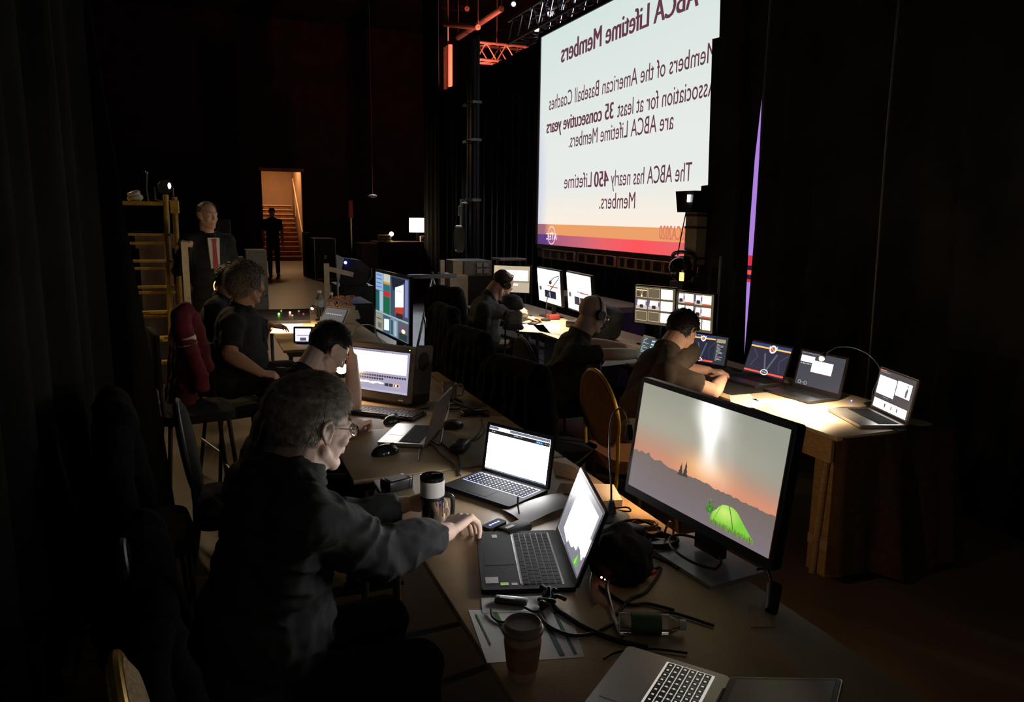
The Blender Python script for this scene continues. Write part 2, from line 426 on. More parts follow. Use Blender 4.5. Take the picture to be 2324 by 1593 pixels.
c.grid(body, 40, 40, 0)
c.grid(lambda u, v: mix(lin((160, 105, 125)), lin((236, 160, 104)), (u - .06) / .03 + .15), 40, 2, 2, (0, vO, 1, vP + .002))
def low(u, v):
    k = mix(lin((92, 62, 128)), lin((176, 96, 128)), (u - .07) / .05)
    k = mix(k, lin((224, 108, 112)), (u - .15) / .3); return mix(k, lin((255, 84, 92)), 1 - abs(u - .62) / .28 if u > .3 else 0)
c.grid(low, 60, 4, 3, (0, vP, 1, 1))
tc_ = lin((96, 56, 70))
def textline(txt, pl, pr, size, bold=0, col=tc_, k=5):
    (ul, vl), (ur, vr) = uv(*pl), uv(*pr)
    cu = bpy.data.curves.new('t', 'FONT'); cu.body = txt; cu.size = size
    o = bpy.data.objects.new('t', cu); COL.objects.link(o); dg = bpy.context.evaluated_depsgraph_get()
    wd = o.evaluated_get(dg).dimensions.x; bpy.data.objects.remove(o); bpy.data.curves.remove(cu)
    sx = abs(ur - ul) * SW / wd
    c.text(txt, ur, (vl + vr) / 2, size, col, k, bold, sx, True, 'LEFT')
textline('ABCA Lifetime Members', (1275, 146), (1586, 8), .33, .010)
textline('Members of the American Baseball Coaches', (1248.5, 250), (1628, 138), .255, .001)
textline('35 consecutive years', (1243, 297), (1394, 275), .255, .008)
textline('Association for at least', (1402, 273), (1628, 207), .255, .001)
textline('are ABCA Lifetime Members.', (1292.5, 334), (1530, 294), .255, .001)
textline('450', (1350, 424), (1382, 423), .255, .008)
textline('Lifetime', (1283, 427), (1345, 425), .255, .001)
textline('The ABCA has nearly', (1388, 422), (1571, 411), .255, .001)
textline('Members.', (1363, 474), (1444, 473), .255, .001)
# round badge with ring, wing and letters
lu, lv = uv(1252, 534); wht = lin((240, 225, 240))
c.ring(lu, lv, .115, .014, wht, 6)
c.poly([(lu - .014, lv - .012), (lu + .021, lv - .018), (lu - .002, lv - .006)], wht, 6)
textline('ATEC', (1241, 543), (1265, 545), .125, .003, wht, 6)
textline('#ABCA2020', (1498, 541), (1576, 549), .20, .004, lin((214, 120, 96)), 6)
c.build('slide_image', ps)
# ladder-like truss rail under the screen
tr = thing('screen_truss_rail', 'open ladder-like beige metal rail along the bottom of the projection screen', 'truss', (4.22, 7.9, 1.27))
b = MB(); za, zb = 0.055, -.055
runs = [(1232, 1268), (1266, 1303), (1311, 1395), (1404, 1525)]
for i, (a, e) in enumerate(runs):
    ya = at(a, 575, x=4.22).y - 7.9; ye = at(e, 595, x=4.22).y - 7.9
    for z in (za, zb): b.box((0, (ya + ye) / 2, z), (.03, abs(ya - ye), .012))
    n = (2, 2, 4, 6)[i]
    for k in range(n + 1): b.box((0, ya + (ye - ya) * k / n + .02 * math.sin(k * 2.1) * (0 < k < n), 0), (.028, .012, .12))
b.build('rails', M_BEIGE, tr, smooth=False)
b = MB(); b.box((.09, 0, 0), (.02, 3.5, .12)); b.build('backing_bar', mat('dark_brown_board', (.05, .035, .02), .7), tr, smooth=False)

# stepped black masking in front of the right end of the screen
mk = MB(); X0 = 4.07
pts = [at(px, py, x=X0) for px, py in ((1641, -60), (1637, 85), (1621, 89), (1611, 420), (1596, 422), (1595, 434), (1553, 436), (1554, 441), (1597, 440), (1597, 604), (1668, 610), (1690, -60))]
mk.prism([(p.y, p.z) for p in pts], -.02, .02, Matrix(((0, 0, 1, X0), (1, 0, 0, 0), (0, 1, 0, 0), (0, 0, 0, 1))))
o = mk.build('masking_panel', M_DRAPE, smooth=False)
tag(o, 'stepped black masking panel covering the right edge of the projection screen', 'masking panel')

# ---------------- rigging above the drape wall
def truss(name, a, b_, wd, label, m, n, group=None):
    a = V(a); b_ = V(b_); d = (b_ - a); L = d.length; ang = math.atan2(d.y, d.x)
    t = thing(name, label, 'truss', a, 0, group); t.rotation_euler = (0, -math.atan2(d.z, math.hypot(d.x, d.y)), ang)
    c1 = MB(); h = wd / 2
    for y in (-h, h):
        for z in (-h, h): c1.cyl((0, y, z), (L, y, z), .025, seg=8)
    c1.build('chord', m, t); l = MB()
    for k in range(n):
        x0 = L * k / n; x1 = L * (k + 1) / n
        for s in (-h, h):
            l.cyl((x0, s, -h), ((x0 + x1) / 2, s, h), .012, seg=6); l.cyl(((x0 + x1) / 2, s, h), (x1, s, -h), .012, seg=6)
            l.cyl((x0, -h, s), ((x0 + x1) / 2, h, s), .012, seg=6); l.cyl(((x0 + x1) / 2, h, s), (x1, -h, s), .012, seg=6)
    l.build('lacing', m, t); hgr = MB(); inv = t.rotation_euler.to_matrix().inverted()
    for q in (.12, .88): p = V((L * q, 0, h)); up_ = inv @ V((0, 0, 8.5 - (a + d * q).z - h)); hgr.cyl(p, p + up_, .008, seg=6)
    hgr.build('hanger_cable', M_STEEL, t); return t
truss('lighting_truss', (4.6, 11.2, 4.5), (4.6, 4.0, 4.55), .32, 'silver box truss running along the top of the projection screen', M_ALU, 20)
truss('lighting_truss', (4.7, 15.2, 6.3), (8.8, 12.0, 6.4), .35, 'red-lit box truss crossing high above the drape wall', M_ALU, 12)
truss('lighting_truss', (4.8, 13.9, 4.75), (9.0, 14.4, 4.9), .3, 'lower red-lit truss just behind the top of the drape wall', M_ALU, 10)
for i, ((a, b_), lab) in enumerate(((((1010, 55), (1085, 62)), 'upper red-lit roof bar near the drape leg'), (((1040, 86), (1138, 20)), 'long sloping red-lit roof beam above the drape wall'), (((1008, 16), (1060, 20)), 'topmost short red-lit roof bar'))):
    p = at(*a, x=4.75 + .12 * i); q = at(*b_, x=4.75 + .12 * i); m_ = MB(); m_.cyl(p, q, .05, seg=10)
    for e in (p, q): m_.cyl(e, (e.x, e.y, 8.5), .008, seg=6)
    o = m_.build('roof_beam', M_STEEL); tag(o, lab, 'beam')
rl = MB(); p = at(1017, 105, x=4.75); q = at(1017, 200, x=4.75)
rl.cyl(p, (p.x, p.y, 8.5), .01)
for k in range(4): rl.cyl((p.x, p.y - .14 + .09 * k, p.z), (p.x, p.y - .14 + .09 * k, 3.2), .047, seg=8)
tag(rl.build('rolled_drop', M_WHITE), 'pale vertical rolled cloth lit red at the corner of the drape wall', 'rolled cloth')
# truss spotlights hanging on the silver truss
for i, (px, py, lab) in enumerate(((1215, 62, 'spotlight with a glowing lens clamped near the left end of the silver truss'), (1243, 26, 'spotlight with a glowing lens high beside the silver truss'), (1163, 4, 'small purple-tinted spotlight at the top edge of the picture'))):
    p = at(px, py, x=4.75); t = thing('truss_spotlight', lab, 'spotlight', p)
    m_ = MB(); m_.cyl((0, 0, .02), (-.02, -.1, -.06), .05, .06, 16); m_.build('body', M_BLACK, t)
    m_ = MB(); m_.ell((-.022, -.105, -.063), .035); m_.build('lens', emit('cool_lens_glow', (.75, .75, 1), 3), t)
    m_ = MB(); m_.tube([(0, 0, .02), (0, .05, .1), (0, 0, .18)], .01); m_.build('clamp', M_STEEL, t)

# lift tower left of the screen
lt = thing('lift_tower', 'dark lifting tower standing left of the projection screen', 'tower', (3.95, 11.4, 0))
for dy, r_ in ((0, .045), (.18, .03), (-.22, .018)):
    m_ = MB(); m_.box((0, dy, 2.2), (r_ * 2, r_ * 2, 4.4)); m_.build('mast', M_DALU, lt, smooth=False)
m_ = MB(); m_.box((0, 0, .04), (.5, .9, .06)); m_.build('base', M_DALU, lt, smooth=False)
for z in (2.0, 2.9, 3.45):
    m_ = MB(); m_.box((-.02, 0, z), (.14, .5, .04)); m_.ell((-.10, .03, z), .015); m_.build('bracket', M_STEEL, lt)
# white flood light and hose bundle on the tower arm
fa = thing('arm_floodlight', 'small white floodlight on a bracket arm beside the lift tower', 'floodlight', at(1048, 470, x=3.85))
m_ = MB(); m_.tube([(0, 0, 0), (0, -.06, .06), (0, -.28, .06)], .016); m_.build('arm', M_WHITE, fa)
m_ = MB(); m_.box((-.02, .02, -.06), (.05, .06, .16), rx(.25), .01); m_.build('lamp_head', M_WHITE, fa)
hb = thing('hose_bundle', 'white hose coiled at the end of a long beige strap left of the screen', 'hose', at(1045, 545, x=3.9))
m_ = MB(); m_.box((0, -.04, .35), (.02, .09, .62)); m_.build('strap', M_BEIGE, hb, smooth=False)
m_ = MB()
for k in range(5): m_.tube([(-.02 * k * .5, math.cos(a) * .12 + .03 * k - .06, math.sin(a) * .2 + .02) for a in [2 * PI * j / 12 for j in range(13)]], .022)
m_.build('coil', mat('off_white_hose', (.55, .5, .42), .5), hb)

# ================================================================== DEVICES
WHT = (20., 20., 20.)
def dev_T(z0, tilt, back=0):
    """display frame in the local space of a device: origin at the hinge, z up the lid, leaning back by tilt"""
    return Matrix.Translation((0, back, z0)) @ Matrix.Rotation(-tilt, 4, 'X')
def keyboard(parent, x0, x1, y0, y1, z, rows, cols, m=M_KEY, gap=.0025, h=.002, name='keys'):
    mb = MB(); kw = (x1 - x0) / cols; kh = (y1 - y0) / rows
    for r in range(rows):
        c = 0; y = y0 + kh * (r + .5)
        while c < cols:
            span = 1
            if r == 0 and c == 4: span = 5
            elif c == 0 and r in (1, 2): span = 1.5
            if c + span > cols: span = cols - c
            mb.box(((x0 + kw * (c + span / 2)), y, z + h / 2), (kw * span - gap, kh - gap, h)); c += span
    return mb.build(name, m, parent, smooth=False)
def laptop(label, hinge, yaw, W, D, sw, sh, tilt, content, m_base, m_key, m_lid=None, m_bezel=None, bez=.012, bottom=.02, pad=True, keylit=None, group=None, thick=.018, kw=.88):
    """hinge = point of the table under the middle of the hinge"""
    t = thing('laptop', label, 'laptop', hinge, yaw, group)
    H = sh + bez + bottom
    b = MB(); b.prism(rrect(W, D, .012), .004, thick, Matrix.Translation((0, -D / 2, 0))); b.build('base', m_base, t)
    for sx in (-1, 1):
        for yy in (-.03, -D + .03): b = MB(); b.cyl((sx * (W / 2 - .03), yy, 0), (sx * (W / 2 - .03), yy, .005), .008, seg=10); b.build('rubber_foot', M_RUB, t)
    b = MB(); b.box((0, -.30 * D - .012, thick - .0005), (W * kw + .006, .44 * D + .004, .002)); b.build('key_well', keylit or M_BLACK, t, smooth=False)
    k = keyboard(t, -W * kw / 2, W * kw / 2, -.51 * D - .012, -.09 * D - .012, thick, 6, 15, m_key)
    if keylit:
        b = MB(); 
        for r in range(6):
            for q in range(15):
                x = -W * kw / 2 + W * kw / 15 * (q + .5); y = -.51 * D - .012 + .42 * D / 6 * (r + .5)
                b.box((x, y, thick + .0022), (.004, .005, .0006))
        b.build('key_backlight', keylit, t, smooth=False)
    if pad:
        b = MB(); b.prism(rrect(W * .30, D * .33, .006), thick - .0002, thick + .0006, Matrix.Translation((-W * .03, -D * .77, 0))); b.build('trackpad', m_base if m_base is not M_BLACK else M_SATIN, t, smooth=False)
    T = dev_T(thick * .7, tilt)
    lid = MB(); lid.prism(rrect(W, H, .010), -.004, .0045, T @ Matrix.Translation((0, .0, H / 2)) @ Matrix.Rotation(PI / 2, 4, 'X'))
    lo = lid.build('lid', m_lid or m_base, t)
    bz = MB(); bz.prism(rrect(W - .006, H - .006, .008), -.001, .0012, T @ Matrix.Translation((0, -.0045, H / 2)) @ Matrix.Rotation(PI / 2, 4, 'X'))
    bz.build('bezel', m_bezel or M_BLACK, lo)
    c = Canvas(sw, sh, T @ Matrix.Translation((0, -.0062, bottom + sh / 2)))
    content(c); c.build('display', lo)
    b = MB(); b.cyl((-W * .35, 0, thick * .8), (W * .35, 0, thick * .8), .006, seg=10); b.build('hinge', M_DALU, t)
    return t
def monitor(label, center, yaw, sw, sh, tilt, content, bez=.014, group=None, base=(.24, .18), depth=.03, m=M_BLACK, table=.75, name='computer_monitor', chin=.0, cat='monitor', m_base=None, post=.06):
    """center = middle of the lit area"""
    n = V((math.sin(yaw), -math.cos(yaw), 0)); c3 = V(center)
    foot = V((c3.x, c3.y, table)) - n * (.06)
    t = thing(name, label, cat, foot, yaw, group)
    hz = c3.z - table
    T = Matrix.Translation((0, -.06, hz)) @ Matrix.Rotation(-tilt, 4, 'X')
    W = sw + 2 * bez; H = sh + 2 * bez + chin
    b = MB(); b.prism(rrect(W, H, .008), -.001, depth, T @ Matrix.Translation((0, 0, -chin / 2)) @ Matrix.Rotation(-PI / 2, 4, 'X'))
    h = b.build('housing', m, t)
    c = Canvas(sw, sh, T @ Matrix.Translation((0, -.0022, 0))); content(c); c.build('display', t)
    b = MB(); b.box((0, .0, hz / 2 + .02), (post, .03, hz), None, .004); b.box((0, -.02, hz), (.1, .06, .1), None, .004); b.build('stand', m, t)
    b = MB(); b.prism(rrect(base[0], base[1], .01), 0, .012, Matrix.Translation((0, -.03, 0))); b.build('stand_base', m_base or m, t)
    return t

# ---------------------------------------------------------------- pictures on the displays
def c_tent(c):
    g = lin
    def sky(u, v):
        base = mix(g((150, 152, 138)), g((168, 164, 148)), v / .3)
        base = mix(base, g((190, 140, 115)), (v - .35) / .25)
        r = mix(base, g((150, 152, 140)), (u - .55) / .4 * (1 - v * 1.2))
        cx = .525 + .07 * v; d = abs(u - cx) / (.05 + .03 * math.sin(v * 6 + 1) ** 2)
        a = math.exp(-d * d) * max(0, min(1, 1.35 - v * 1.9))
        d2 = math.hypot((u - .555) / .15, (v - .60) / .13); r = mix(r, (1.05, .60, .2), math.exp(-d2 * d2) * .9)
        r = mix(r, (1.5, 1.5, 1.42), a)
        d3 = abs(v - .66) / .10
        r = mix(r, g((232, 146, 116)), math.exp(-d3 * d3) * (.2 + .7 * (u > .0) * min(1, u * 1.4)) * .7)
        nz = noise.noise(V((u * 14, v * 8, 0))) * .16
        a2 = math.exp(-(abs(u - cx - .1) / .07) ** 2) * max(0, .8 - v) * .35
        r = mix(r, (1.0, 1.0, 1.0), max(0, a2 + a2 * nz * 4)); return r
    c.grid(sky, 90, 60, 0)
    r = random.Random(5); P = [(0, .655), (.008, .649), (.03, .640), (.05, .652), (.07, .630), (.09, .642), (.105, .644), (.131, .618), (.145, .65), (.182, .666), (.205, .655), (.231, .643), (.255, .66), (.303, .675)]
    u = .303
    while u < 1.0: u += .016; P.append((min(u, 1), .672 - .010 * math.sin((u - .3) * 8) * (u < .6) + r.uniform(-.008, .006)))
    hill = g((118, 106, 100)); hb = g((126, 116, 122))
    for (a, b_), (e, f) in zip(P, P[1:]):
        c.poly([(a, 1), (e, 1), (e, f), (a, b_)], [hb, hb, hill, hill], 1)
    for uu, hh in ((.387, .095), (.420, .125)):
        for k in range(6):
            t = k / 6; c.poly([(uu - .020 * (t + .15 + .12 * (k % 2)), .678 - hh * (1 - t) + .03), (uu + .020 * (t + .15 + .12 * (k % 2)), .678 - hh * (1 - t) + .03), (uu, .668 - hh * (1 - t))], g((70, 62, 56)), 2)
    def tent(u, v):
        y = mix(g((110, 205, 40)), g((196, 235, 96)), 1 - math.hypot(u - .42, v - .35) * 2.0); return mix(y, g((60, 110, 30)), (v - .86) * 3)
    # dome: columns between the roof curve and the ground line
    TP = [(.634, .90), (.640, .862), (.657, .835), (.674, .80), (.691, .771), (.72, .757), (.752, .754), (.775, .762), (.796, .781), (.815, .81), (.837, .842), (.872, .89), (.907, .936)]
    def top(u):
        for (a, b_), (e, f) in zip(TP, TP[1:]):
            if u <= e: return b_ + (f - b_) * (u - a) / (e - a)
        return TP[-1][1]
    N = 40
    def tcol(u, v):
        y = mix(g((130, 206, 66)), g((206, 238, 120)), 1.1 - math.hypot((u - .715) / .10, (v - .82) / .10)); return mix(y, g((66, 120, 32)), (v - .915) * 22)
    for i in range(N):
        a, b_ = .634 + .273 * i / N, .634 + .273 * (i + 1) / N
        for q in range(8):
            va = [top(a) + (.945 - top(a)) * k / 8 for k in (q, q + 1)]; vb = [top(b_) + (.945 - top(b_)) * k / 8 for k in (q, q + 1)]
            c.poly([(a, va[1]), (b_, vb[1]), (b_, vb[0]), (a, va[0])], [tcol(a, va[1]), tcol(b_, vb[1]), tcol(b_, vb[0]), tcol(a, va[0])], 2)
    c.line((.738, .755), (.765, .85), .0028, g((70, 110, 36)), 3); c.line((.765, .85), (.780, .925), .0028, g((70, 110, 36)), 3); c.line((.657, .835), (.645, .93), .0022, g((160, 220, 80)), 3); c.line((.691, .771), (.66, .90), .0018, g((110, 170, 50)), 3)
    for k in range(150):
        uu = .632 + .275 * r.random(); c.line((uu, .958 + r.uniform(-.01, .012)), (uu + r.uniform(-.006, .006), .958 - r.uniform(.01, .05)), .0014, mix(g((96, 92, 70)), g((120, 170, 60)), r.random()), 3)
    for k in range(70): c.disc(.622 + r.gauss(0, .012), .835 + r.gauss(0, .026), .0028, mix(g((50, 84, 40)), g((90, 170, 60)), r.random()), 3, 6)
def c_white(c):
    c.rect(0, 0, 1, 1, WHT, 0); c.rect(0, 0, 1, .065, lin((120, 128, 150)), 1); c.rect(.16, .01, .35, .065, (3, 3, 3), 2)
    c.rect(0, .075, 1, .165, (.02, .018, .02), 2); c.rect(.78, .09, .90, .15, lin((40, 110, 170)), 3)
    c.words(.05, .11, .12, .02, (.6, .6, .6), 3, 1); c.words(.42, .10, .56, .018, (.6, .6, .6), 3, 2); c.words(.80, .11, .88, .018, (1, 1, 1), 4, 3); c.words(.92, .11, .98, .018, (.6, .6, .6), 3, 4)
    c.rect(.09, .25, .105, .32, (.3, .2, .15), 2); c.rect(0, .965, 1, 1, (.30, .34, .40), 2)
    for k in range(14): c.rect(.01 + k * .024, .972, .022 + k * .024, .992, ((.1, .5, .6), (.02, .02, .02), (.7, .3, .1))[k % 3], 3)
    c.words(.66, .975, .98, .014, (.03, .03, .03), 3, 6)
def c_windows(c):
    W2 = (14., 14., 14.); g = lin; c.rect(0, 0, 1, 1, g((132, 130, 140)), 0)
    c.poly([(.20, .86), (.20, .10), (.93, .10), (.93, .78), (.72, .62), (.72, .80), (.42, .80), (.42, .92)], W2, 2)
    c.rect(.22, .12, .90, .55, W2, 3); c.rect(.22, .5, .60, .86, W2, 4); c.rect(.55, .45, .97, .70, W2, 5)
    for k in range(9): c.rect(.02, .05 + k * .06, .045, .075 + k * .06, ((.05, .05, .06), (.8, .5, .3), (.1, .3, .5))[k % 3], 3)
    c.poly([(.76, .93), (.83, .78), (.90, .93)], g((90, 200, 50)), 4); c.poly([(.80, .93), (.83, .78), (.84, .93)], g((180, 235, 90)), 5)
    c.rect(0, .965, 1, 1, g((90, 92, 104)), 4); c.words(.02, .972, .4, .016, g((220, 220, 230)), 5, 3)
def c_editor(c):
    g = lin; lav = g((170, 164, 192)); c.rect(0, 0, 1, 1, lav, 0); c.rect(.0, .06, .96, .54, (10, 9.6, 9.2), 1); c.words(.02, .02, .6, .018, g((110, 100, 130)), 1, 4)
    dk = g((56, 50, 66))
    for k in range(22): c.rect(.03 + k * .043, .60, .063 + k * .043, .645, dk, 2)
    for k in range(13): c.rect(.03 + k * .043, .67, .063 + k * .043, .715, dk, 2)
    r = random.Random(2)
    for k in range(13):
        h = r.uniform(.03, .07); c.rect(.05 + k * .042, .76 + r.uniform(0, .02), .088 + k * .042, .76 + h, (2, 1.9, 1.8), 2)
    for k in range(2): c.rect(.61 + k * .075, .775, .675 + k * .075, .845, dk, 2)
    c.rect(.76, .77, .86, .85, (1.4, .8, .3), 2); c.rect(.768, .778, .852, .842, dk, 3); c.rect(.79, .79, .82, .83, (2, 1.8, 1.7), 4)
    c.rect(0, .95, 1, 1, g((188, 184, 206)), 2)
def c_mail(c):
    g = lin; c.rect(0, 0, 1, 1, g((196, 180, 156)), 0); c.rect(.2, .16, .95, .55, (4, 3.8, 3.4), 1); c.rect(.0, .55, 1, .62, g((150, 138, 118)), 1)
    c.rect(.45, .67, .68, .74, (2.4, 2.2, 1.9), 2); c.words(.46, .69, .55, .03, (.1, .1, .1), 3, 2)
    for k in range(8): c.rect(.02, .03 + k * .06, .12, .07 + k * .06, g((220, 190, 150)), 1)
def c_portal(c):
    g = lin; c.rect(0, 0, 1, 1, (1.3, 1.25, 1.15), 0); c.rect(0, .02, 1, .46, (4.5, 4.4, 4.1), 1); c.rect(.06, .54, .16, .66, g((90, 90, 96)), 2)
    c.rect(.30, .62, .52, .84, g((26, 30, 56)), 2); c.rect(.54, .62, .80, .84, g((26, 30, 56)), 2); c.line((.42, .48), (.66, .47), .008, g((70, 170, 80)), 2); c.line((.55, .49), (.9, .485), .01, g((220, 80, 60)), 3)
def c_mv(rows, cols, dark, seed):
    def f(c):
        g = lin; r = random.Random(seed); c.rect(0, 0, 1, 1, g((98, 86, 66)), 0)
        for i in range(rows):
            for j in range(cols):
                u0 = .03 + j * .94 / cols; u1 = u0 + .94 / cols - .03; v0 = .04 + i * .94 / rows; v1 = v0 + .94 / rows - .06
                kind = dark[i][j]
                if kind == 'w': c.rect(u0, v0, u1, v1, (3.2, 3.0, 2.4), 1)
                elif kind == 'o': c.rect(u0, v0, u1, v1, g((255, 240, 200)), 1); c.rect(u0 + .006, v0 + .008, u1 - .006, v1 - .008, g((112, 98, 76)), 2)
                elif kind == 'v':
                    c.rect(u0, v0, u1, v1, g((255, 236, 200)), 1); c.rect(u0 + .006, v0 + .008, u1 - .006, v1 - .008, g((86, 72, 60)), 2); c.rect(u0 + .01, v0 + .05, u1 - .01, v0 + .075, (1.3, .9, .4), 3)
                    m_ = (u0 + u1) / 2; c.line((m_ - .03, v0 + .08), (m_, v1 - .05), .006, g((190, 170, 130)), 3); c.line((m_ + .03, v0 + .08), (m_, v1 - .05), .006, g((190, 170, 130)), 3); c.disc(m_, v1 - .04, .008, (1.5, 1.3, .9), 4)
                elif kind == 'p':
                    c.rect(u0, v0, u1, v1, g((212, 196, 190)), 1); c.poly([(u0 + .02, v1 - .1), (u0 + .05, v0 + .02), (u1 - .05, v0 + .02), (u1 - .02, v1 - .1)], (1.6, 1.6, 1.5), 2); c.rect(u0, v0, u0 + .04, v1 - .08, g((120, 90, 150)), 2); c.rect(u1 - .04, v0 + .05, u1, v1 - .1, g((130, 100, 160)), 3)
                    c.rect((u0 + u1) / 2 - .045, v1 - .12, (u0 + u1) / 2 + .045, v1 - .03, g((60, 50, 44)), 3)
                elif kind == 's':
                    c.rect(u0 - .03, v0, u1, v1, (2.2, 2.0, 1.3), 1); c.rect(u0 - .03, v1 - .04, u1, v1, g((220, 100, 70)), 2); c.words(u0 + .02, v0 + .05, u1 - .03, .01, g((200, 170, 110)), 2, i * 7 + j)
    return f
def baseball(c, u0, u1, k=1):
    g = lin; W = u1 - u0; U = lambda x: u0 + W * x
    c.rect(u0, 0, u1, 1, g((42, 44, 66)), k); c.rect(u0, 0, u1, .10, g((40, 62, 122)), k + 1); c.rect(u0, .10, u1, .15, (1.2, .62, .12), k + 1); c.rect(u0, .90, u1, .955, (1.2, .12, .07), k + 1)
    c.line((U(.40), .3), (U(.52), .86), .012 * W, g((92, 104, 116)), k + 1); c.line((U(.70), .28), (U(.54), .86), .014 * W, g((86, 98, 108)), k + 1)
    for pts in (((.10, .22), (.24, .45), (.12, .78)), ((.98, .24), (.80, .48), (.86, .84))):
        for a, b_ in zip(pts, pts[1:]): c.line((U(a[0]), a[1]), (U(b_[0]), b_[1]), .004 * W, g((84, 86, 100)), k + 1)
    cx, cy = U(.56), .14
    c.disc(cx, cy, .026 * W, (1.5, 1.4, 1.3), k + 2); c.poly([(cx - .10 * W, cy - .10), (cx - .02 * W, cy - .02), (cx - .07 * W, cy + .07)], (1.5, 1.4, 1.3), k + 2)
    c.poly([(cx + .02 * W, cy - .03), (cx + .10 * W, cy - .10), (cx + .08 * W, cy + .06)], (1.5, 1.4, 1.3), k + 2); c.poly([(cx - .04 * W, cy + .05), (cx + .04 * W, cy + .04), (cx + .01 * W, cy + .12)], (1.4, 1.2, 1.1), k + 2)
    c.disc(cx, cy, .017 * W, g((200, 90, 60)), k + 3); c.line((cx - .03 * W, cy - .04), (cx + .03 * W, cy + .04), .004 * W, g((230, 220, 210)), k + 4)
    c.disc(U(.52), .90, .030 * W, (1.4, 1.35, 1.35), k + 2, ry=.018 * W); c.disc(U(.52), .90, .024 * W, g((60, 60, 84)), k + 3, ry=.013 * W); c.words(U(.47), .89, U(.57), .02, (1.3, 1.3, 1.3), k + 4, 2)
def c_bbA(c):
    c.rect(0, 0, 1, 1, lin((56, 58, 66)), 0); baseball(c, .0, .70)
    c.rect(.73, .09, .95, .22, lin((170, 160, 130)), 2); r = random.Random(1)
    for k in range(14): c.rect(.75, .27 + k * .045, .78 + r.random() * .16, .285 + k * .045, lin((200, 200, 204)), 2)
    c.words(.02, .02, .4, .014, (.5, .5, .5), 8, 2)
def c_bbB(c): baseball(c, 0, 1, 0)
def c_chat(c):
    c.rect(0, 0, 1, 1, lin((70, 72, 82)), 0); c.rect(.02, .12, .33, .30, (5, 5, 5), 1); c.rect(.30, .22, .76, .56, (9, 9, 9), 2); c.rect(.30, .555, .76, .57, lin((230, 120, 80)), 3)
    c.words(.02, .03, .5, .014, (.5, .5, .5), 1, 3); c.words(.03, .34, .30, .03, (.6, .6, .6), 1, 8); c.ring(.10, .92, .010, .002, (.7, .7, .7), 2); c.ring(.24, .92, .010, .002, (.7, .7, .7), 2); c.line((.12, .92), (.22, .92), .001, (.6, .6, .6), 2)
def c_slides(c):
    c.rect(0, 0, 1, 1, lin((74, 72, 74)), 0); c.rect(.03, .16, .52, .62, (5.5, 5.4, 5), 1); c.rect(.55, .14, .93, .50, (5.5, 5.4, 5), 1)
    c.rect(.03, .75, .95, .97, (3.8, 3.7, 3.4), 1)
    for k, q in enumerate((.34, .52, .68)): c.rect(q, .80, q + .035, .90, ((.03, .03, .03), (.9, .15, .1), (.1, .1, .1))[k], 2)
    c.poly([(.80, .48), (.79, .34), (.83, .22), (.86, .30), (.85, .48)], (.15, .15, .15), 2); c.disc(.83, .20, .006, (.15, .15, .15), 2)
    c.rect(.01, .01, .18, .03, (1, .15, .1), 2); c.words(.02, .05, .3, .012, (.6, .6, .6), 2, 3); c.words(.25, .66, .4, .012, (.5, .5, .5), 2, 5)
def c_console(c):
    g = lin; c.rect(0, 0, 1, 1, g((60, 72, 80)), 0); r = random.Random(9)
    for j in range(14): c.rect(.06, .05 + j * .065, .10 + r.random() * .3, .075 + j * .065, g((170, 200, 205)), 1)
    for j in range(6): c.rect(.5, .1 + j * .14, .9, .13 + j * .14, (1.2, 1.4, 1.4), 1); c.rect(.5 + .06 * j, .05, .53 + .06 * j, .92, g((120, 150, 160)), 1)
def c_tv(c):
    g = lin; c.rect(0, 0, 1, 1, g((70, 104, 118)), 0)
    tiles = [(.0, 0, .24, .30, (150, 180, 214)), (.26, 0, .46, .13, (200, 204, 190)), (.26, .13, .46, .17, (216, 150, 60)), (.0, .31, .12, .66, (28, 92, 92)), (.13, .31, .24, .66, (170, 190, 210)),
             (.26, .18, .46, .28, (40, 110, 120)), (.26, .29, .46, .37, (200, 40, 44)), (.26, .38, .46, .66, (20, 100, 70)), (.48, 0, .99, .66, (60, 74, 96)), (.0, .70, .24, .99, (150, 150, 136)), (.26, .70, .46, .99, (70, 90, 116)), (.48, .70, .70, .99, (120, 150, 170)), (.72, .70, .99, .99, (96, 90, 110))]
    for u0, v0, u1, v1, col in tiles: c.rect(u0, v0, u1, v1, g(col), 1)
    for k in range(4): c.rect(.03, .03 + k * .068, .20, .05 + k * .068, g((90, 120, 190)), 2)
    c.poly([(.50, .02), (.97, .02), (.60, .22), (.55, .24)], g((30, 34, 48)), 2); c.poly([(.62, .50), (.62, .18), (.86, .10), (.86, .46)], (1.0, 1.25, 1.1), 3)
    c.words(.65, .22, .8, .01, g((90, 120, 110)), 4, 1); c.poly([(.62, .50), (.86, .45), (.86, .56), (.62, .60)], g((190, 56, 40)), 3); c.rect(.9, .02, .98, .6, g((130, 130, 190)), 3); c.rect(.66, .58, .84, .66, g((40, 36, 46)), 4)
    c.poly([(.28, .95), (.28, .76), (.44, .74), (.44, .93)], (.9, 1.0, 1.0), 3); c.disc(.86, .84, .05, (3, 1.6, .7), 3, ry=.018); c.rect(.03, .78, .20, .80, g((90, 80, 70)), 3); c.rect(.08, .86, .2, .95, g((110, 100, 96)), 3); c.rect(.74, .88, .97, .98, g((40, 60, 60)), 2); c.rect(.5, .73, .56, .97, g((40, 90, 100)), 3); c.rect(.60, .73, .66, .97, g((190, 190, 200)), 3)
    for v in (.67, .685): c.line((0, v), (1, v), .004, g((200, 220, 220)), 5)
    for u in (.25, .47): c.line((u, 0), (u, .68), .004, g((180, 210, 220)), 5)

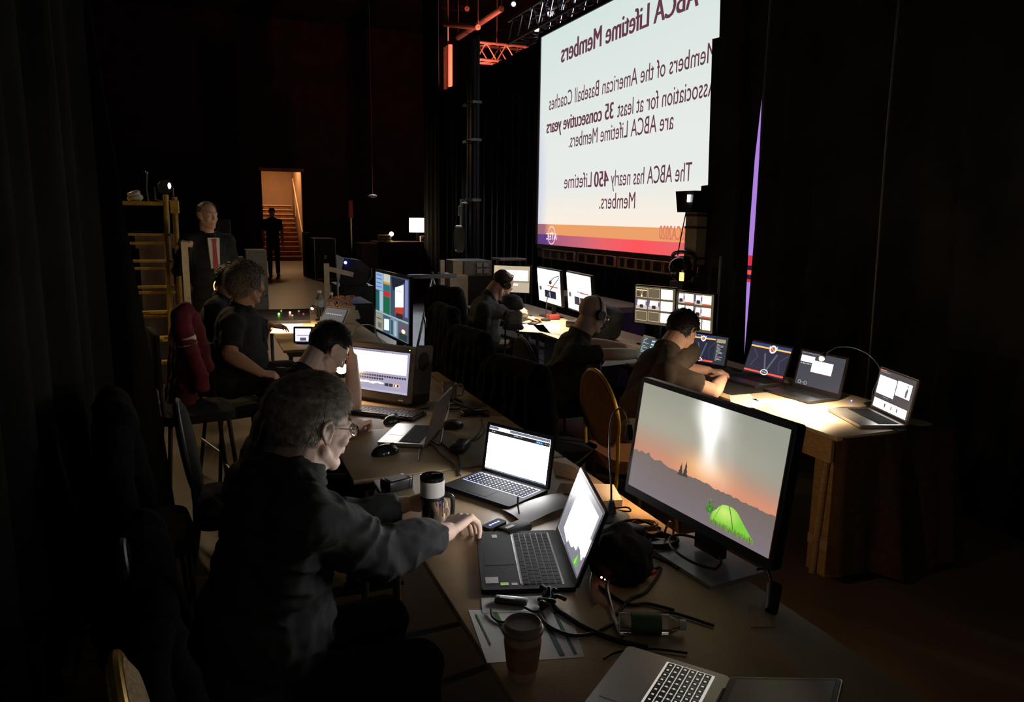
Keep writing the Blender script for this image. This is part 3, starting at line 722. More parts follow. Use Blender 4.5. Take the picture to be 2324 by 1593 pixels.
# ================================================================== TABLES
TZ = .75
def table(label, x0, x1, y0, y1, mtop, mleg, medge=None, group=None, thick=.022, apron=None):
    cx, cy = (x0 + x1) / 2, (y0 + y1) / 2; t = thing('folding_table', label, 'table', (cx, cy, 0), 0, group)
    w, d = x1 - x0, y1 - y0
    b = MB(); b.box((0, 0, TZ - thick / 2), (w, d, thick), None, .004); b.build('tabletop', mtop, t)
    b = MB()
    for s in (-1, 1): b.box((s * (w / 2 - .05), 0, TZ - thick - .02), (.02, d - .10, .04)); b.box((0, s * (d / 2 - .05), TZ - thick - .02), (w - .10, .02, .04))
    b.build('apron', M_DALU, t, smooth=False)
    for sx in (-1, 1):
        for sy in (-1, 1):
            b = MB(); b.cyl((sx * (w / 2 - .06), sy * (d / 2 - .14), 0), (sx * (w / 2 - .06), sy * (d / 2 - .10), TZ - thick), .016, seg=10); b.build('leg', mleg, t)
    return t
table('kraft-topped folding table nearest the camera, under the big tent-picture monitor', .545, 1.36, .95, 2.725, M_KRAFT, M_STEEL, M_WOOD, 'left-hand worktables')
table('kraft-topped folding table under the all-in-one computer and silver laptop', .475, 1.36, 2.745, 4.60, M_KRAFT, M_STEEL, M_WOOD, 'left-hand worktables')
table('folding table carrying the control panel and water bottles near the ladder', .50, 1.30, 5.7, 7.7, M_KRAFT, M_STEEL, M_WOOD, 'left-hand worktables')
R1 = table('pale folding table under the row of laptops at the right', 2.69, 3.45, 2.56, 4.40, M_WTOP, M_WOOD, M_WOOD, 'right-hand worktables')
table('pale folding table between the bald headset man and the preview monitors', 2.69, 3.45, 4.42, 6.24, M_WTOP, M_STEEL, M_WOOD, 'right-hand worktables')
table('pale folding table farthest along the right-hand row under the desk lamp', 2.69, 3.45, 6.26, 8.05, M_WTOP, M_STEEL, M_WOOD, 'right-hand worktables')
# fold-down board and wooden legs at the near end of the right row
o = MB()
b = MB(); b.box((2.705, 2.97, .668), (.018, .75, .115)); brd = b.build('edge_board', M_WOOD, None, smooth=False); tag(brd, 'brown board hanging under the near edge of the laptop table', 'board')
for (px, py, lab) in ((1870, 1303, 'wooden leg post with pale band nearest the table skirt'), (1843, 1288, 'thinner wooden leg post with pale band left of its neighbour')):
    p = at(px, py, z=0); wv = .05 if px == 1870 else .035
    t = thing('leg_post', lab, 'post', (p.x, p.y, 0)); b = MB(); b.box((0, 0, .30), (wv, .05, .60)); b.build('post', M_WOOD, t, smooth=False)
    b = MB(); b.box((0, 0, .16), (wv + .006, .056, .05)); b.build('band', M_BEIGE, t, smooth=False)
# skirt over the table end
M_SKIRT = mat('brown_table_cloth', (.055, .027, .012), .9, nscale=30, namt=.35, bump=.3, bscale=200)
def skf(u, v):
    # runs round the near end of the table, top at v=1
    P = [(2.722, 2.60), (2.725, 2.545), (3.0, 2.535), (3.47, 2.54), (3.475, 3.5)]
    L = [0, .055, .38, .85, 1.81]; s = u * 1.81
    i = max(k for k in range(4) if L[k] <= s + 1e-9); t = (s - L[i]) / (L[i + 1] - L[i])
    x = P[i][0] + (P[i + 1][0] - P[i][0]) * t; y = P[i][1] + (P[i + 1][1] - P[i][1]) * t
    out = (1 - v) * min(1, .15 + s / .45) * (.07 + .035 * math.sin(s * 19) + .02 * math.sin(s * 31 + 1))
    cx, cy = 3.07, 3.2; dx, dy = x - cx, y - cy; m = max(abs(dx) / .4, abs(dy) / .65)
    nx = (1 if abs(dx) / .4 > m * .97 else 0) * (1 if dx > 0 else -1); ny = (1 if abs(dy) / .65 > m * .97 else 0) * (1 if dy > 0 else -1)
    zb = .05 + .02 * math.sin(s * 9)
    return V((x + nx * out, y + ny * out, zb + (TZ - .005 - zb) * v))
b = MB(); b.sheet(skf, 110, 10, thick=.004); o = b.build('table_skirt', M_SKIRT, auto=60)
tag(o, 'dark brown cloth skirt hanging over the near end of the laptop table', 'tablecloth')
b = MB(); b.sheet(lambda u, v: V((3.05 + u * .44, 2.53 + v * .45, TZ + .003 + .012 * math.sin(u * 9) * math.sin(v * 7) ** 2)), 16, 16, thick=.003)
o = b.build('folded_cloth', M_BLKFAB, auto=60); tag(o, 'black cloth bunched on the table end behind the silver laptop', 'cloth')

# ================================================================== LAPTOPS AND MONITORS (left row)
R_ = math.radians
laptop('black laptop showing an almost blank white page beside the coffee tumbler', (1.038, 2.502, TZ), R_(-61.7), .325, .225, .294, .168, R_(9.5), c_white, mat('black_laptop_shell', (.014, .013, .013), .7, spec=.12), M_KEY, keylit=emit('key_glow', (.55, .58, 1), .55), bottom=.016)
laptop('black laptop in front of the long-sleeved man, its white-windowed screen seen edge-on', (.93, 1.842, TZ), R_(-107), .375, .255, .345, .194, R_(19.6), c_windows, mat('black_laptop_shell', (.014, .013, .013), .7, spec=.12), M_KEY, bottom=.022)
b = MB(); b.box((0, -.148, .0184), (.003 * 0 + .32, .003, .0012)); l1 = [o for o in COL.objects if o.get('label', '').startswith('black laptop in front of the long')][0]; b.build('palm_rest_trim', M_STEEL, l1, smooth=False)
for (x, y, sx_, sy_, nm, mm) in ((.135, -.225, .035, .035, 'service_sticker', M_GREYPAPER), (.158, -.192, .016, .022, 'green_sticker', mat('lime_plastic', (.35, .6, .08), .4)), (.160, -.165, .012, .016, 'small_sticker', M_GREYPAPER), (-.150, -.20, .022, .016, 'corner_sticker', mat('pale_green_sticker', (.35, .42, .3), .6))):
    b = MB(); b.box((x, y, .0184), (sx_, sy_, .0008)); b.build(nm, mm, l1, smooth=False)
laptop('silver laptop with its dark lid back toward us, below the all-in-one computer', (.915, 3.17, TZ), R_(-120), .31, .215, .28, .17, R_(15), lambda c: c.rect(0, 0, 1, 1, (1.2, 1.1, .95), 0), M_ALU, M_KEY, m_lid=mat('taupe_lid', (.40, .33, .29), .45, .3, namt=.05))
laptop('silver laptop at the bottom right corner, nearest the camera', (.873, 1.084, TZ), R_(-142), .335, .235, .31, .2, R_(72), lambda c: c.rect(0, 0, 1, 1, (.003, .002, .002), 0), mat('matt_silver', (.50, .48, .45), .42, .6, namt=.04), M_SATIN, m_lid=M_ALU, keylit=emit('dim_key_glow', (1, .95, .85), .5))
big = monitor('large monitor showing a glowing green tent under a sunset sky', (1.28, 1.705, 1.063), R_(-84.8), .598, .336, R_(7.7), c_tent, bez=.016, base=(.30, .20), chin=.012, m_base=mat('grey_stand_base', (.40, .41, .44), .35, .2, namt=.05), post=.11)
b = MB(); b.tube([(.09 * math.cos(a), -.06 + .06 * math.sin(a), .02 + .03 * abs(math.sin(a / 2))) for a in [k * 2 * PI / 12 for k in range(13)]], .004); b.build('cable_ring', mat('dark_red_cable', (.08, .012, .01), .5), big)
# all-in-one computer with speaker in its side
aio = thing('all_in_one_computer', 'chunky black all-in-one computer with a speaker in its side and a lavender editing screen', 'computer', (.829, 3.90, TZ), R_(-50))
AT = Matrix.Translation((0, 0, .17)) @ Matrix.Rotation(-R_(8.5), 4, 'X')
m_aio = mat('brown_black_casing', (.055, .045, .04), .45, namt=.1)
b = MB(); b.prism(rrect(.445, .29, .012), -.0, .16, AT @ Matrix.Rotation(-PI / 2, 4, 'X')); b.build('casing', m_aio, aio)
c = Canvas(.38, .22, AT @ Matrix.Translation((0, -.0025, .006))); c_editor(c); c.build('display', aio)
b = MB(); b.cyl((.222, .085, .235), (.228, .085, .235), .05, seg=24); b.build('speaker_cone', mat('speaker_cone_grey', (.03, .022, .02), .7), aio)
b = MB(); b.prism(rrect(.15, .26, .02), 0, .004, Matrix.Translation((.2215, .085, .19)) @ Matrix.Rotation(-R_(8.5), 4, 'X') @ Matrix.Rotation(PI / 2, 4, 'Y') @ Matrix.Rotation(PI / 2, 4, 'Z')); b.build('side_panel', mat('grey_brown_panel', (.17, .14, .12), .55, namt=.08), aio)
b = MB(); b.box((0, .09, .02), (.36, .16, .04), None, .005); b.build('foot', m_aio, aio)
b = MB(); b.box((.20, -.002, .305), (.004, .004, .004)); b.build('power_led', emit('green_led', (.2, 1, .1), 4), aio)
b = MB()
for sx in (-.17, .16): b.box((sx, -.032, .04), (.03, .002, .006))
b.build('latch', M_WHITE, aio, smooth=False)
# separate keyboard
kb = thing('keyboard', 'wide black keyboard lying in front of the all-in-one computer', 'keyboard', (.80, 3.66, TZ), R_(-42))
b = MB(); b.prism(rrect(.40, .15, .008), 0, .014); b.build('key_tray', M_BLACK, kb)
keyboard(kb, -.19, .19, -.068, .068, .014, 5, 18, mat('warm_black_key', (.07, .05, .04), .4), gap=.004, h=.006)
def mouse(label, p, yaw, m=M_SATIN, s=1.0):
    t = thing('computer_mouse', label, 'mouse', p, yaw); b = MB(); b.ell((0, 0, .004), (.032 * s, .056 * s, .034 * s))
    geo = [v for v in b.bm.verts if v.co.z < 0]
    for v in geo: v.co.z = 0
    b.build('body', m, t); b = MB(); b.cyl((-.004, .030 * s, .0295 * s), (.004, .030 * s, .0295 * s), .009 * s, seg=12); b.build('scroll_wheel', M_RUB, t); return t
mouse('rounded black mouse standing below the silver open laptop', (.66, 3.02, TZ), R_(-75), mat('glossy_black', (.012, .012, .012), .12), 1.15)
mouse('dark mouse beside the keyboard of the all-in-one computer', (.80, 3.50, TZ), R_(-50))
# television
tv = thing('television', 'large television showing tiled camera views, standing behind the all-in-one computer', 'television', (1.60, 6.686, 0), R_(-85.7))
TT = Matrix.Translation((0, -.06, .938)) @ Matrix.Rotation(-R_(1), 4, 'X')
b = MB(); b.prism(rrect(1.02, .60, .01), 0, .028, TT @ Matrix.Rotation(-PI / 2, 4, 'X')); b.build('housing', M_SATIN, tv)
c = Canvas(.98, .55, TT @ Matrix.Translation((0, -.003, 0))); c_tv(c); c.build('display', tv)
b = MB(); b.prism([(-.38, -.22), (.38, -.22), (.38, .22), (-.38, .22)], .0, .03, TT @ Matrix.Translation((0, .029, 0)) @ Matrix.Rotation(-PI / 2, 4, 'X')); b.build('back_shell', mat('grey_back_shell', (.16, .14, .13), .5), tv, smooth=False)
b = MB(); b.box((0, .02, .5), (.08, .05, 1.0)); b.box((0, .02, .015), (.6, .5, .03)); b.build('stand', M_BLACK, tv, smooth=False)
b = MB(); b.tube([(.50, .06, .9), (.56, .06, .8), (.55, .05, .4), (.5, .1, .05)], .006); b.build('cable', M_RUB, tv)

# ================================================================== RIGHT ROW
laptop('black laptop showing a dark chat window, under the gooseneck lamp', (3.255, 3.288, TZ), R_(-86), .345, .235, .316, .198, R_(12), c_chat, M_SATIN, M_KEY, bottom=.022)
laptop('open laptop filled with a baseball slide, left of the dark chat laptop', (3.215, 3.702, TZ), R_(-83.5), .335, .23, .319, .199, R_(20), c_bbB, M_SATIN, M_KEY, bottom=.02)
laptop('laptop with a baseball slide and notes, half hidden by the man in brown', (3.12, 4.17, TZ), R_(-67), .325, .23, .301, .188, R_(10.8), c_bbA, M_SATIN, M_KEY, bottom=.02)
laptop('silver laptop with backlit slides at the near end of the right table', (3.19, 2.72, TZ), R_(-109), .345, .24, .325, .205, R_(9), c_slides, M_ALU, M_KEY, bez=.009, bottom=.018)
monitor('small preview monitor divided into nine tiles, behind the seated men', (3.28, 5.063, 1.064), R_(-66.7), .376, .298, R_(-2), c_mv(3, 3, ['vow', 'ppw', 'oow'], 1), bez=.010, group='tiled preview monitors')
monitor('preview monitor tiled with stage pictures and yellow slides, right of its nine-tile neighbour', (3.52, 4.87, 1.03), R_(-74), .36, .301, R_(-1), c_mv(3, 4, ['psps', 'wwps', 'wwww'], 2), bez=.010, group='tiled preview monitors', table=.0)
monitor('white-windowed monitor left of its near twin, beyond the gooseneck microphone', (3.20, 6.88, 1.06), R_(-93), .598, .338, R_(-5), c_portal, bez=.012)
monitor('white-windowed monitor right of its twin, partly behind the bald headset man', (3.15, 6.12, 1.069), R_(-96), .598, .338, R_(-5), c_portal, bez=.012)
monitor('beige-lit monitor behind the bent-over operator at the far end of the right row', (3.148, 7.76, 1.065), R_(-44), .428, .29, R_(3), c_mail, bez=.012)
tb = thing('tablet', 'small tablet on a stand showing a channel list, between the two seated men', 'tablet', (2.80, 4.36, TZ), R_(-88))
TTb = Matrix.Translation((0, 0, .105)) @ Matrix.Rotation(-R_(18), 4, 'X')
b = MB(); b.prism(rrect(.24, .185, .008), 0, .008, TTb @ Matrix.Rotation(-PI / 2, 4, 'X')); b.build('shell', M_ALU, tb)
c = Canvas(.225, .165, TTb @ Matrix.Translation((0, -.0015, 0))); c_console(c); c.build('display', tb)
b = MB(); b.prism([(0, 0), (.09, 0), (.02, .12)], -.04, .04, Matrix.Translation((0, .012, 0)) @ Matrix(((0, 0, 1, 0), (1, 0, 0, 0), (0, 1, 0, 0), (0, 0, 0, 1)))); b.build('prop', M_BLACK, tb, smooth=False)

def sheet_thing(name, label, cat, corners, m, thick=.0008, curl=0, z=TZ, group=None, stripes=None):
    P = [V(p) if len(p) == 3 else V((*p, z)) for p in corners]; c0 = sum(P, V()) / 4
    t = thing(name, label, cat, (c0.x, c0.y, z), 0, group)
    def f(u, v):
        p = (P[0] * (1 - u) + P[1] * u) * (1 - v) + (P[3] * (1 - u) + P[2] * u) * v
        return p - V((c0.x, c0.y, z)) + V((0, 0, thick + curl * (math.sin(PI * v) * .5 + math.sin(2.3 * u) ** 2 * .6)))
    b = MB(); b.sheet(f, 12, 12, thick=thick); b.build('sheet', m, t, auto=60)
    if stripes:
        for (a, b_, wd, mm) in stripes:
            s = MB()
            def g(u, v, a=a, b_=b_, wd=wd):
                uu = a[0] + (b_[0] - a[0]) * u + (v - .5) * wd; vv = a[1] + (b_[1] - a[1]) * u; q = f(uu, vv); return q + V((0, 0, .0012))
            s.sheet(g, 8, 1, thick=.0003); s.build('printed_stripe', mm, t)
    return t
def Zp(px, py, z=TZ): p = at(px, py, z=z); return (p.x, p.y)
INK_G = mat('green_ink', (.06, .20, .05), .8); INK_B = mat('blue_ink', (.03, .10, .13), .8)
sheet_thing('printed_sheet', 'printed sheet with blue and green stripes under the paper coffee cup', 'paper', [Zp(1105, 1505), Zp(1327, 1492), Zp(1292, 1385), Zp(1063, 1385)], M_PAPER, .001, .0,
            stripes=[((.25, .95), (.33, .1), .05, INK_G), ((.70, .95), (.78, .05), .05, INK_B), ((.84, .95), (.92, .05), .03, INK_B), ((.06, .9), (.10, .3), .015, INK_G)])
sheet_thing('printed_sheet', 'second white sheet tucked between the striped sheet and the front laptop', 'paper', [Zp(1095, 1392, TZ + .001), Zp(1270, 1385, TZ + .001), Zp(1238, 1352, TZ + .001), Zp(1092, 1358, TZ + .001)], M_PAPER, .0008, z=TZ + .0012)
sheet_thing('wrapping_sheet', 'stiff grey-brown sheet leaning over the corner of the white-page laptop', 'sheet', [Zp(1190, 1197), Zp(1292, 1158), Zp(1275, 1113, TZ + .02), Zp(1140, 1140, TZ + .035)], mat('pale_grey_sheet', (.14, .125, .12), .6, nscale=14, namt=.08), .0012, .014, z=TZ + .008)
sheet_thing('notebook_page', 'white note paper under the fist of the man rubbing his forehead', 'paper', [Zp(815, 977), Zp(872, 972), Zp(862, 945), Zp(805, 950)], M_PAPER)
sheet_thing('paper_sheet', 'long sheet of paper lit by the gooseneck lamp, before the dark chat laptop', 'paper', [Zp(1838, 955), Zp(1908, 962), Zp(1800, 905), Zp(1705, 905)], M_PAPER)
sheet_thing('paper_sheet', 'paper sheet under the elbow of the man in brown', 'paper', [Zp(1660, 925), Zp(1740, 925), Zp(1700, 893), Zp(1655, 893)], M_PAPER)
for i, (a, lab) in enumerate((((1175, 752, 1250, 757, 1232, 735, 1170, 735), 'paper under the far lamp, nearest the bent-over operator'), ((1225, 752, 1275, 762, 1270, 735, 1210, 738), 'grey-white paper between the far lamp and the bald headset man'), ((1365, 832, 1420, 826, 1425, 815, 1375, 815), 'paper beside the forearm of the bald headset man'))):
    sheet_thing('paper_sheet', lab, 'paper', [Zp(a[0], a[1]), Zp(a[2], a[3]), Zp(a[4], a[5]), Zp(a[6], a[7])], M_PAPER, z=TZ)
sheet_thing('desk_pad', 'dark drawing mat under the baseball laptops', 'mat', [(2.76, 3.42), (2.76, 4.3), (3.3, 4.3), (3.3, 3.42)], M_BLKFAB, .002)
# coffee tumbler
p = at(975, 1190, z=TZ)
tu = thing('coffee_tumbler', 'steel coffee tumbler with a white upper band, black lid and black handle', 'tumbler', (p.x + .01, p.y, TZ))
b = MB(); b.lathe([(.033, 0), (.036, .004), (.0375, .05), (.038, .092)]); b.build('steel_body', M_CHROME, tu)
b = MB(); b.lathe([(.039, .100), (.0395, .104), (.0395, .150), (.039, .154)]); b.build('white_band', M_WHITE, tu)
b = MB(); b.lathe([(.0385, .090), (.0392, .092), (.0392, .102), (.038, .104)]); b.build('black_collar', M_BLACK, tu)
b = MB(); b.lathe([(.0395, .153), (.040, .156), (.040, .166), (.036, .168), (.034, .160), (.01, .160)]); b.tube([(-.03, -.01, .166), (0, 0, .172), (.028, .008, .166)], .005); b.build('lid', mat('glossy_black_lid', (.01, .01, .01), .08), tu)
b = MB(); b.tube([(.036, -.006, .096), (.056, -.012, .094), (.064, -.014, .080), (.063, -.014, .03), (.056, -.012, .014)], .0075, seg=10); b.build('handle', M_BLACK, tu)
# paper coffee cup
p = at(1185, 1532, z=TZ)
cc = thing('paper_coffee_cup', 'paper coffee cup with a brown sleeve and dark lid in the foreground', 'cup', (p.x, p.y, TZ))
b = MB(); b.lathe([(.030, 0), (.031, .002), (.042, .108), (.0425, .110)]); b.build('cup', mat('tan_cup_paper', (.60, .40, .28), .7), cc)
b = MB(); b.lathe([(.0335, .022), (.0348, .023), (.0415, .085), (.0408, .086)]); b.build('sleeve', mat('brown_sleeve', (.34, .18, .11), .8, nscale=60, namt=.2), cc)
b = MB(); b.lathe([(.0445, .106), (.0455, .108), (.0455, .114), (.041, .117), (.0405, .126), (.038, .128), (.036, .122), (.01, .121)]); b.build('lid', mat('brown_lid', (.30, .22, .18), .4), cc)
# drives and hub
p = at(1122, 1198, z=TZ); hb2 = thing('usb_hub', 'slim black hub with a row of blue lights beside the mouse hand', 'usb hub', (p.x, p.y, TZ), R_(28))
b = MB(); b.prism(rrect(.085, .040, .01), 0, .016); b.build('case', MATS['black_laptop_shell'], hb2)
b = MB()
for k in range(4): b.box((-.02 + k * .013, .0, .0163), (.008, .006, .001))
b.build('blue_lights', emit('blue_led', (.08, .12, 1), 9), hb2, smooth=False)
p = at(1160, 1205, z=TZ); dr = thing('external_drive', 'black external drive with a pale label next to the blue-lit hub', 'drive', (p.x + .01, p.y - .01, TZ), R_(22))
b = MB(); b.box((0, 0, .011), (.10, .055, .022), None, .004); b.build('case', MATS['black_laptop_shell'], dr)
b = MB(); b.box((-.02, .004, .0225), (.035, .012, .0006)); b.build('label', M_PAPER, dr, smooth=False)
b = MB(); b.tube([(.05, .02, .01), (.08, .06, .012), (.11, .10, .03), (.13, .12, .05)], .003); b.build('cable', M_RUB, dr)
p = at(1160, 1372, z=TZ); dg_ = thing('usb_adapter', 'small black adapter with a white light lying on the sheets by the front laptop', 'adapter', (p.x, p.y, TZ + .004), R_(-32))
b = MB(); b.box((0, 0, .008), (.085, .026, .013), None, .003); b.build('case', M_SATIN, dg_)
b = MB(); b.box((-.01, 0, .0148), (.04, .010, .0005)); b.build('label', M_STEEL, dg_, smooth=False)
b = MB(); b.ell((-.040, -.008, .012), .002); b.build('status_light', emit('white_led', (1, 1, 1), 6), dg_)
# charger box behind the tumbler
p = at(900, 1108, z=TZ); ch = thing('card_reader_box', 'black box with a pale card on top behind the coffee tumbler', 'box', (p.x, p.y, TZ), R_(20))
b = MB(); b.box((0, 0, .02), (.10, .07, .04), None, .004); b.tube([(.04, -.04, .0), (.045, -.04, .045), (.06, -.03, .046)], .002); b.build('case', M_SATIN, ch)
b = MB(); b.box((0, .005, .0405), (.07, .05, .0015)); b.build('card', M_GREYPAPER, ch, smooth=False)
p = at(955, 1135, z=TZ); sheet_thing('photo_card', 'small curled green-edged card beside the coffee tumbler', 'card', [(p.x - .06, p.y - .02), (p.x, p.y - .045), (p.x + .01, p.y + .01), (p.x - .05, p.y + .03)], M_GREYPAPER, .0006, .004)
def pen(label, a, b_, m, group=None):
    A = V((*Zp(*a), TZ + .0045)); B = V((*Zp(*b_), TZ + .0045)); t = thing('pen', label, 'pen', A, 0, group)
    b = MB(); b.cyl((0, 0, 0), (B - A) * .85, .004, seg=10); b.build('barrel', m, t); b = MB(); b.cyl((B - A) * .85, (B - A), .004, .001, seg=10); b.build('tip', M_BLACK, t)
pen('yellow-green highlighter pen between the tumbler and the white-page laptop', (1004, 1112), (1040, 1100), mat('lime_plastic', (.35, .6, .08), .4))
pen('red pen beside the yellow-green highlighter', (1020, 1110), (1062, 1092), mat('red_plastic', (.5, .04, .03), .4))
# mug, plug and cable clutter
p = at(1020, 905, z=TZ); mg = thing('mug', 'white mug with its handle out, behind the silver laptop lid', 'mug', (p.x, p.y, TZ))
b = MB(); b.lathe([(.036, 0), (.040, .004), (.041, .088), (.038, .09), (.037, .010), (.01, .008)]); b.build('body', mat('cream_glaze', (.55, .45, .34), .25), mg)
b = MB(); b.tube([(.040, -.004, .075), (.066, -.014, .078), (.074, -.018, .05), (.062, -.014, .02), (.040, -.004, .018)], .006); b.build('handle', MATS['cream_glaze'], mg)
def cable(label, pts, r=.0035, m=None, name='cable', cat='cable'):
    P = [V((*Zp(q[0], q[1], TZ + (q[2] if len(q) > 2 else .006)), TZ + (q[2] if len(q) > 2 else .006))) for q in pts]
    b = MB(); b.tube(P, r); o = b.build(name, m or M_RUB); return tag(o, label, cat)
cable('black cable looping behind the silver laptop toward the table end', [(975, 850, .03), (1000, 870, .02), (1018, 888, .03), (1010, 900), (1040, 915), (1080, 930), (1110, 945)], .005)
cable('coiled black cable on the far side of the silver laptop', [(1005, 915), (1030, 905), (1050, 915), (1040, 928), (1012, 926), (1030, 918), (1075, 925), (1100, 945)], .004)
cable('thin white cable hanging down behind the silver laptop lid', [(1020, 905, .02), (1018, 930, .02), (1008, 965), (1000, 1005)], .003, M_WHITE)
cable('black cable running from the puck to the black laptop', [(1095, 950), (1088, 980), (1070, 1000), (1090, 990), (1100, 975), (1090, 950)], .003)
cable('black cable snaking round the tumbler lid', [(950, 1045), (955, 1015), (980, 1010), (1000, 1030), (1020, 1045), (1035, 1060), (1045, 1080)], .003)
cable('pair cable crossing the dark seam between the left tables', [(1000, 1005), (1020, 1020), (1040, 1035), (1045, 1060), (1040, 1078)], .004)
cable('black cable from the silver laptop to the charger brick', [(955, 1005), (975, 1000), (995, 1010), (1005, 1000)], .003)
cable('dark cable bending across the top of the left table', [(895, 940), (925, 945), (950, 930), (975, 925)], .003)
cable('thick black cable sweeping from the front laptop past the paper cup', [(1240, 1345, .01), (1262, 1380), (1290, 1400), (1330, 1425), (1390, 1450), (1470, 1470)], .0065)
cable('black cable curling across the striped sheet', [(1250, 1355, .015), (1225, 1385), (1245, 1420), (1300, 1442), (1350, 1435), (1400, 1410), (1440, 1395)], .0045)
cable('short black cable from the adapter to the laptop side', [(1115, 1382, .01), (1118, 1400), (1140, 1412), (1165, 1400, .01)], .003)
cable('black adapter lead joining the cable knot at the front laptop', [(1190, 1378, .01), (1215, 1388), (1240, 1375, .01), (1250, 1350, .012)], .003)
cable('thin black cable curving above the bottom silver laptop', [(1370, 1495), (1400, 1480), (1470, 1472), (1560, 1482)], .003)
cable('grey plug lead coming down beside the black bag', [(1392, 1300, .03), (1378, 1330, .03), (1388, 1380), (1400, 1420), (1412, 1445)], .006, M_STEEL)
cable('loose red-brown cable right of the front laptop', [(1330, 1285), (1345, 1250), (1345, 1290), (1340, 1330), (1350, 1370)], .003, mat('dark_red_cable', (.08, .012, .01), .5))
cable('black lead running from the monitor base to the table corner', [(1480, 1395), (1520, 1390), (1560, 1400), (1620, 1420)], .004)
kn = MB()
for k in range(6):
    q = V((*Zp(1243 + 5 * (k % 3), 1362 + 7 * (k % 4)), TZ + .012)); kn.tube([q, q + V((.02 * math.cos(k), .03 * math.sin(k * 2), .016)), q + V((.03 * math.cos(k + 1), .02 * math.sin(k), .004))], .006)
tag(kn.build('plug_cluster', M_RUB), 'cluster of black plugs hanging off the side of the front laptop', 'plugs')
def brick(label, px, py, size, yaw, m=M_SATIN, name='power_adapter', cat='power adapter', z=TZ):
    p = at(px, py, z=z); t = thing(name, label, cat, (p.x, p.y, z), R_(yaw)); b = MB(); b.box((0, 0, size[2] / 2), size, None, min(size) * .2); b.build('case', m, t)
    b = MB(); b.tube([(size[0] / 2, 0, size[2] / 2), (size[0] / 2 + .03, .01, .008), (size[0] / 2 + .06, .03, .004)], .003); b.build('lead', M_RUB, t); return t
brick('black power adapter beside the white-page laptop, strap over it', 1045, 1020, (.13, .06, .032), 55)
brick('slim black power adapter at the far edge behind the silver laptop', 1070, 942, (.11, .045, .028), 10)
pu = thing('conference_puck', 'round black puck on the table behind the silver laptop lid', 'puck', (*Zp(1025, 968), TZ)); b = MB(); b.lathe([(.055, 0), (.058, .006), (.05, .02), (.03, .028), (.001, .03)]); b.build('shell', M_SATIN, pu)
# clutter behind the front laptop, below the big monitor
brick('small grey-topped black box in the clutter right of the front laptop', 1430, 1212, (.10, .05, .03), -50, M_DALU, 'switch_box', 'box', TZ + .005)
bw = MB()
def bagf(c, r, seed):
    bm = bmesh.new(); bmesh.ops.create_uvsphere(bm, u_segments=36, v_segments=24, radius=1)
    for v in bm.verts:
        n = noise.noise(v.co * 2.2 + V((seed, 0, 0))) * .22; v.co = V((v.co.x * r[0], v.co.y * r[1], v.co.z * r[2])) * (1 + n)
        v.co.z = max(v.co.z, -r[2] * .6)
    bm.transform(Matrix.Translation((c[0], c[1], c[2] + r[2] * .6))); bw._add(bm)
p = at(1405, 1300, z=TZ); bt = thing('equipment_pouch', 'lumpy black pouch of gear between the front laptop and the monitor base', 'pouch', (p.x, p.y, TZ))
bagf((0, 0, 0), (.085, .11, .085), 1); bagf((.05, .06, 0), (.07, .07, .06), 5); bw.build('pouch', M_BLKFAB, bt)
b = MB(); b.ell((-.085, -.05, .025), .003); b.ell((-.08, -.06, .023), .002); b.build('status_light', emit('red_led', (1, .35, .25), 6), bt)
b = MB(); b.box((.05, -.06, .03), (.02, .06, .01), rz(.3)); b.build('red_strap', mat('red_plastic', (.5, .04, .03), .4), bt, smooth=False)
bo = thing('juice_bottle', 'small clear green-labelled bottle lying on its side below the monitor', 'bottle', (*Zp(1470, 1437), TZ + .026), R_(-25))
b = MB(); b.cyl((-.07, 0, 0), (.05, 0, 0), .025, seg=20); b.cyl((.05, 0, 0), (.075, 0, 0), .025, .012, 20); b.build('bottle', M_GLASS, bo)
b = MB(); b.cyl((-.04, 0, 0), (.03, 0, 0), .0257, seg=20, caps=False); b.build('label', mat('green_label', (.05, .12, .03), .5), bo)
b = MB(); b.cyl((.075, 0, 0), (.09, 0, 0), .013, seg=16); b.build('cap', M_WHITE, bo)
def coil(label, px, py, r, m, n=4, name='coiled_cable'):
    p = at(px, py, z=TZ + .01); b = MB(); rr = random.Random(px)
    b.tube([(p.x + (r + rr.uniform(-.006, .006)) * math.cos(a), p.y + (r * .8 + rr.uniform(-.006, .006)) * math.sin(a), TZ + .008 + .003 * (a / 6)) for a in [k * 2 * PI / 12 for k in range(12 * n + 1)]], .0035)
    return tag(b.build(name, m), label, 'cable')
coil('tan coiled cable lit orange behind the pouch', 1462, 1195, .045, mat('tan_cable', (.45, .28, .12), .5))
coil('black coiled cable right of the lamp base', 1440, 1240, .05, M_RUB, 5)
coil('black coiled cable half under the monitor', 1500, 1232, .055, M_RUB, 5)
coil('dark cable nest at the right side of the front laptop', 1370, 1240, .045, M_RUB, 5)
ca = thing('carabiner_clip', 'brass clip standing among the cables left of the monitor stand', 'clip', (*Zp(1518, 1228), TZ))
b = MB(); b.tube([(.0 + .016 * math.cos(a), 0, .03 + .026 * math.sin(a)) for a in [k * 2 * PI / 12 for k in range(13)]], .0035); b.build('ring', mat('brass', (.62, .38, .12), .3, .9), ca)
b = MB(); b.cyl((0, 0, .05), (0, 0, .066), .004, seg=8); b.build('swivel', MATS['brass'], ca)
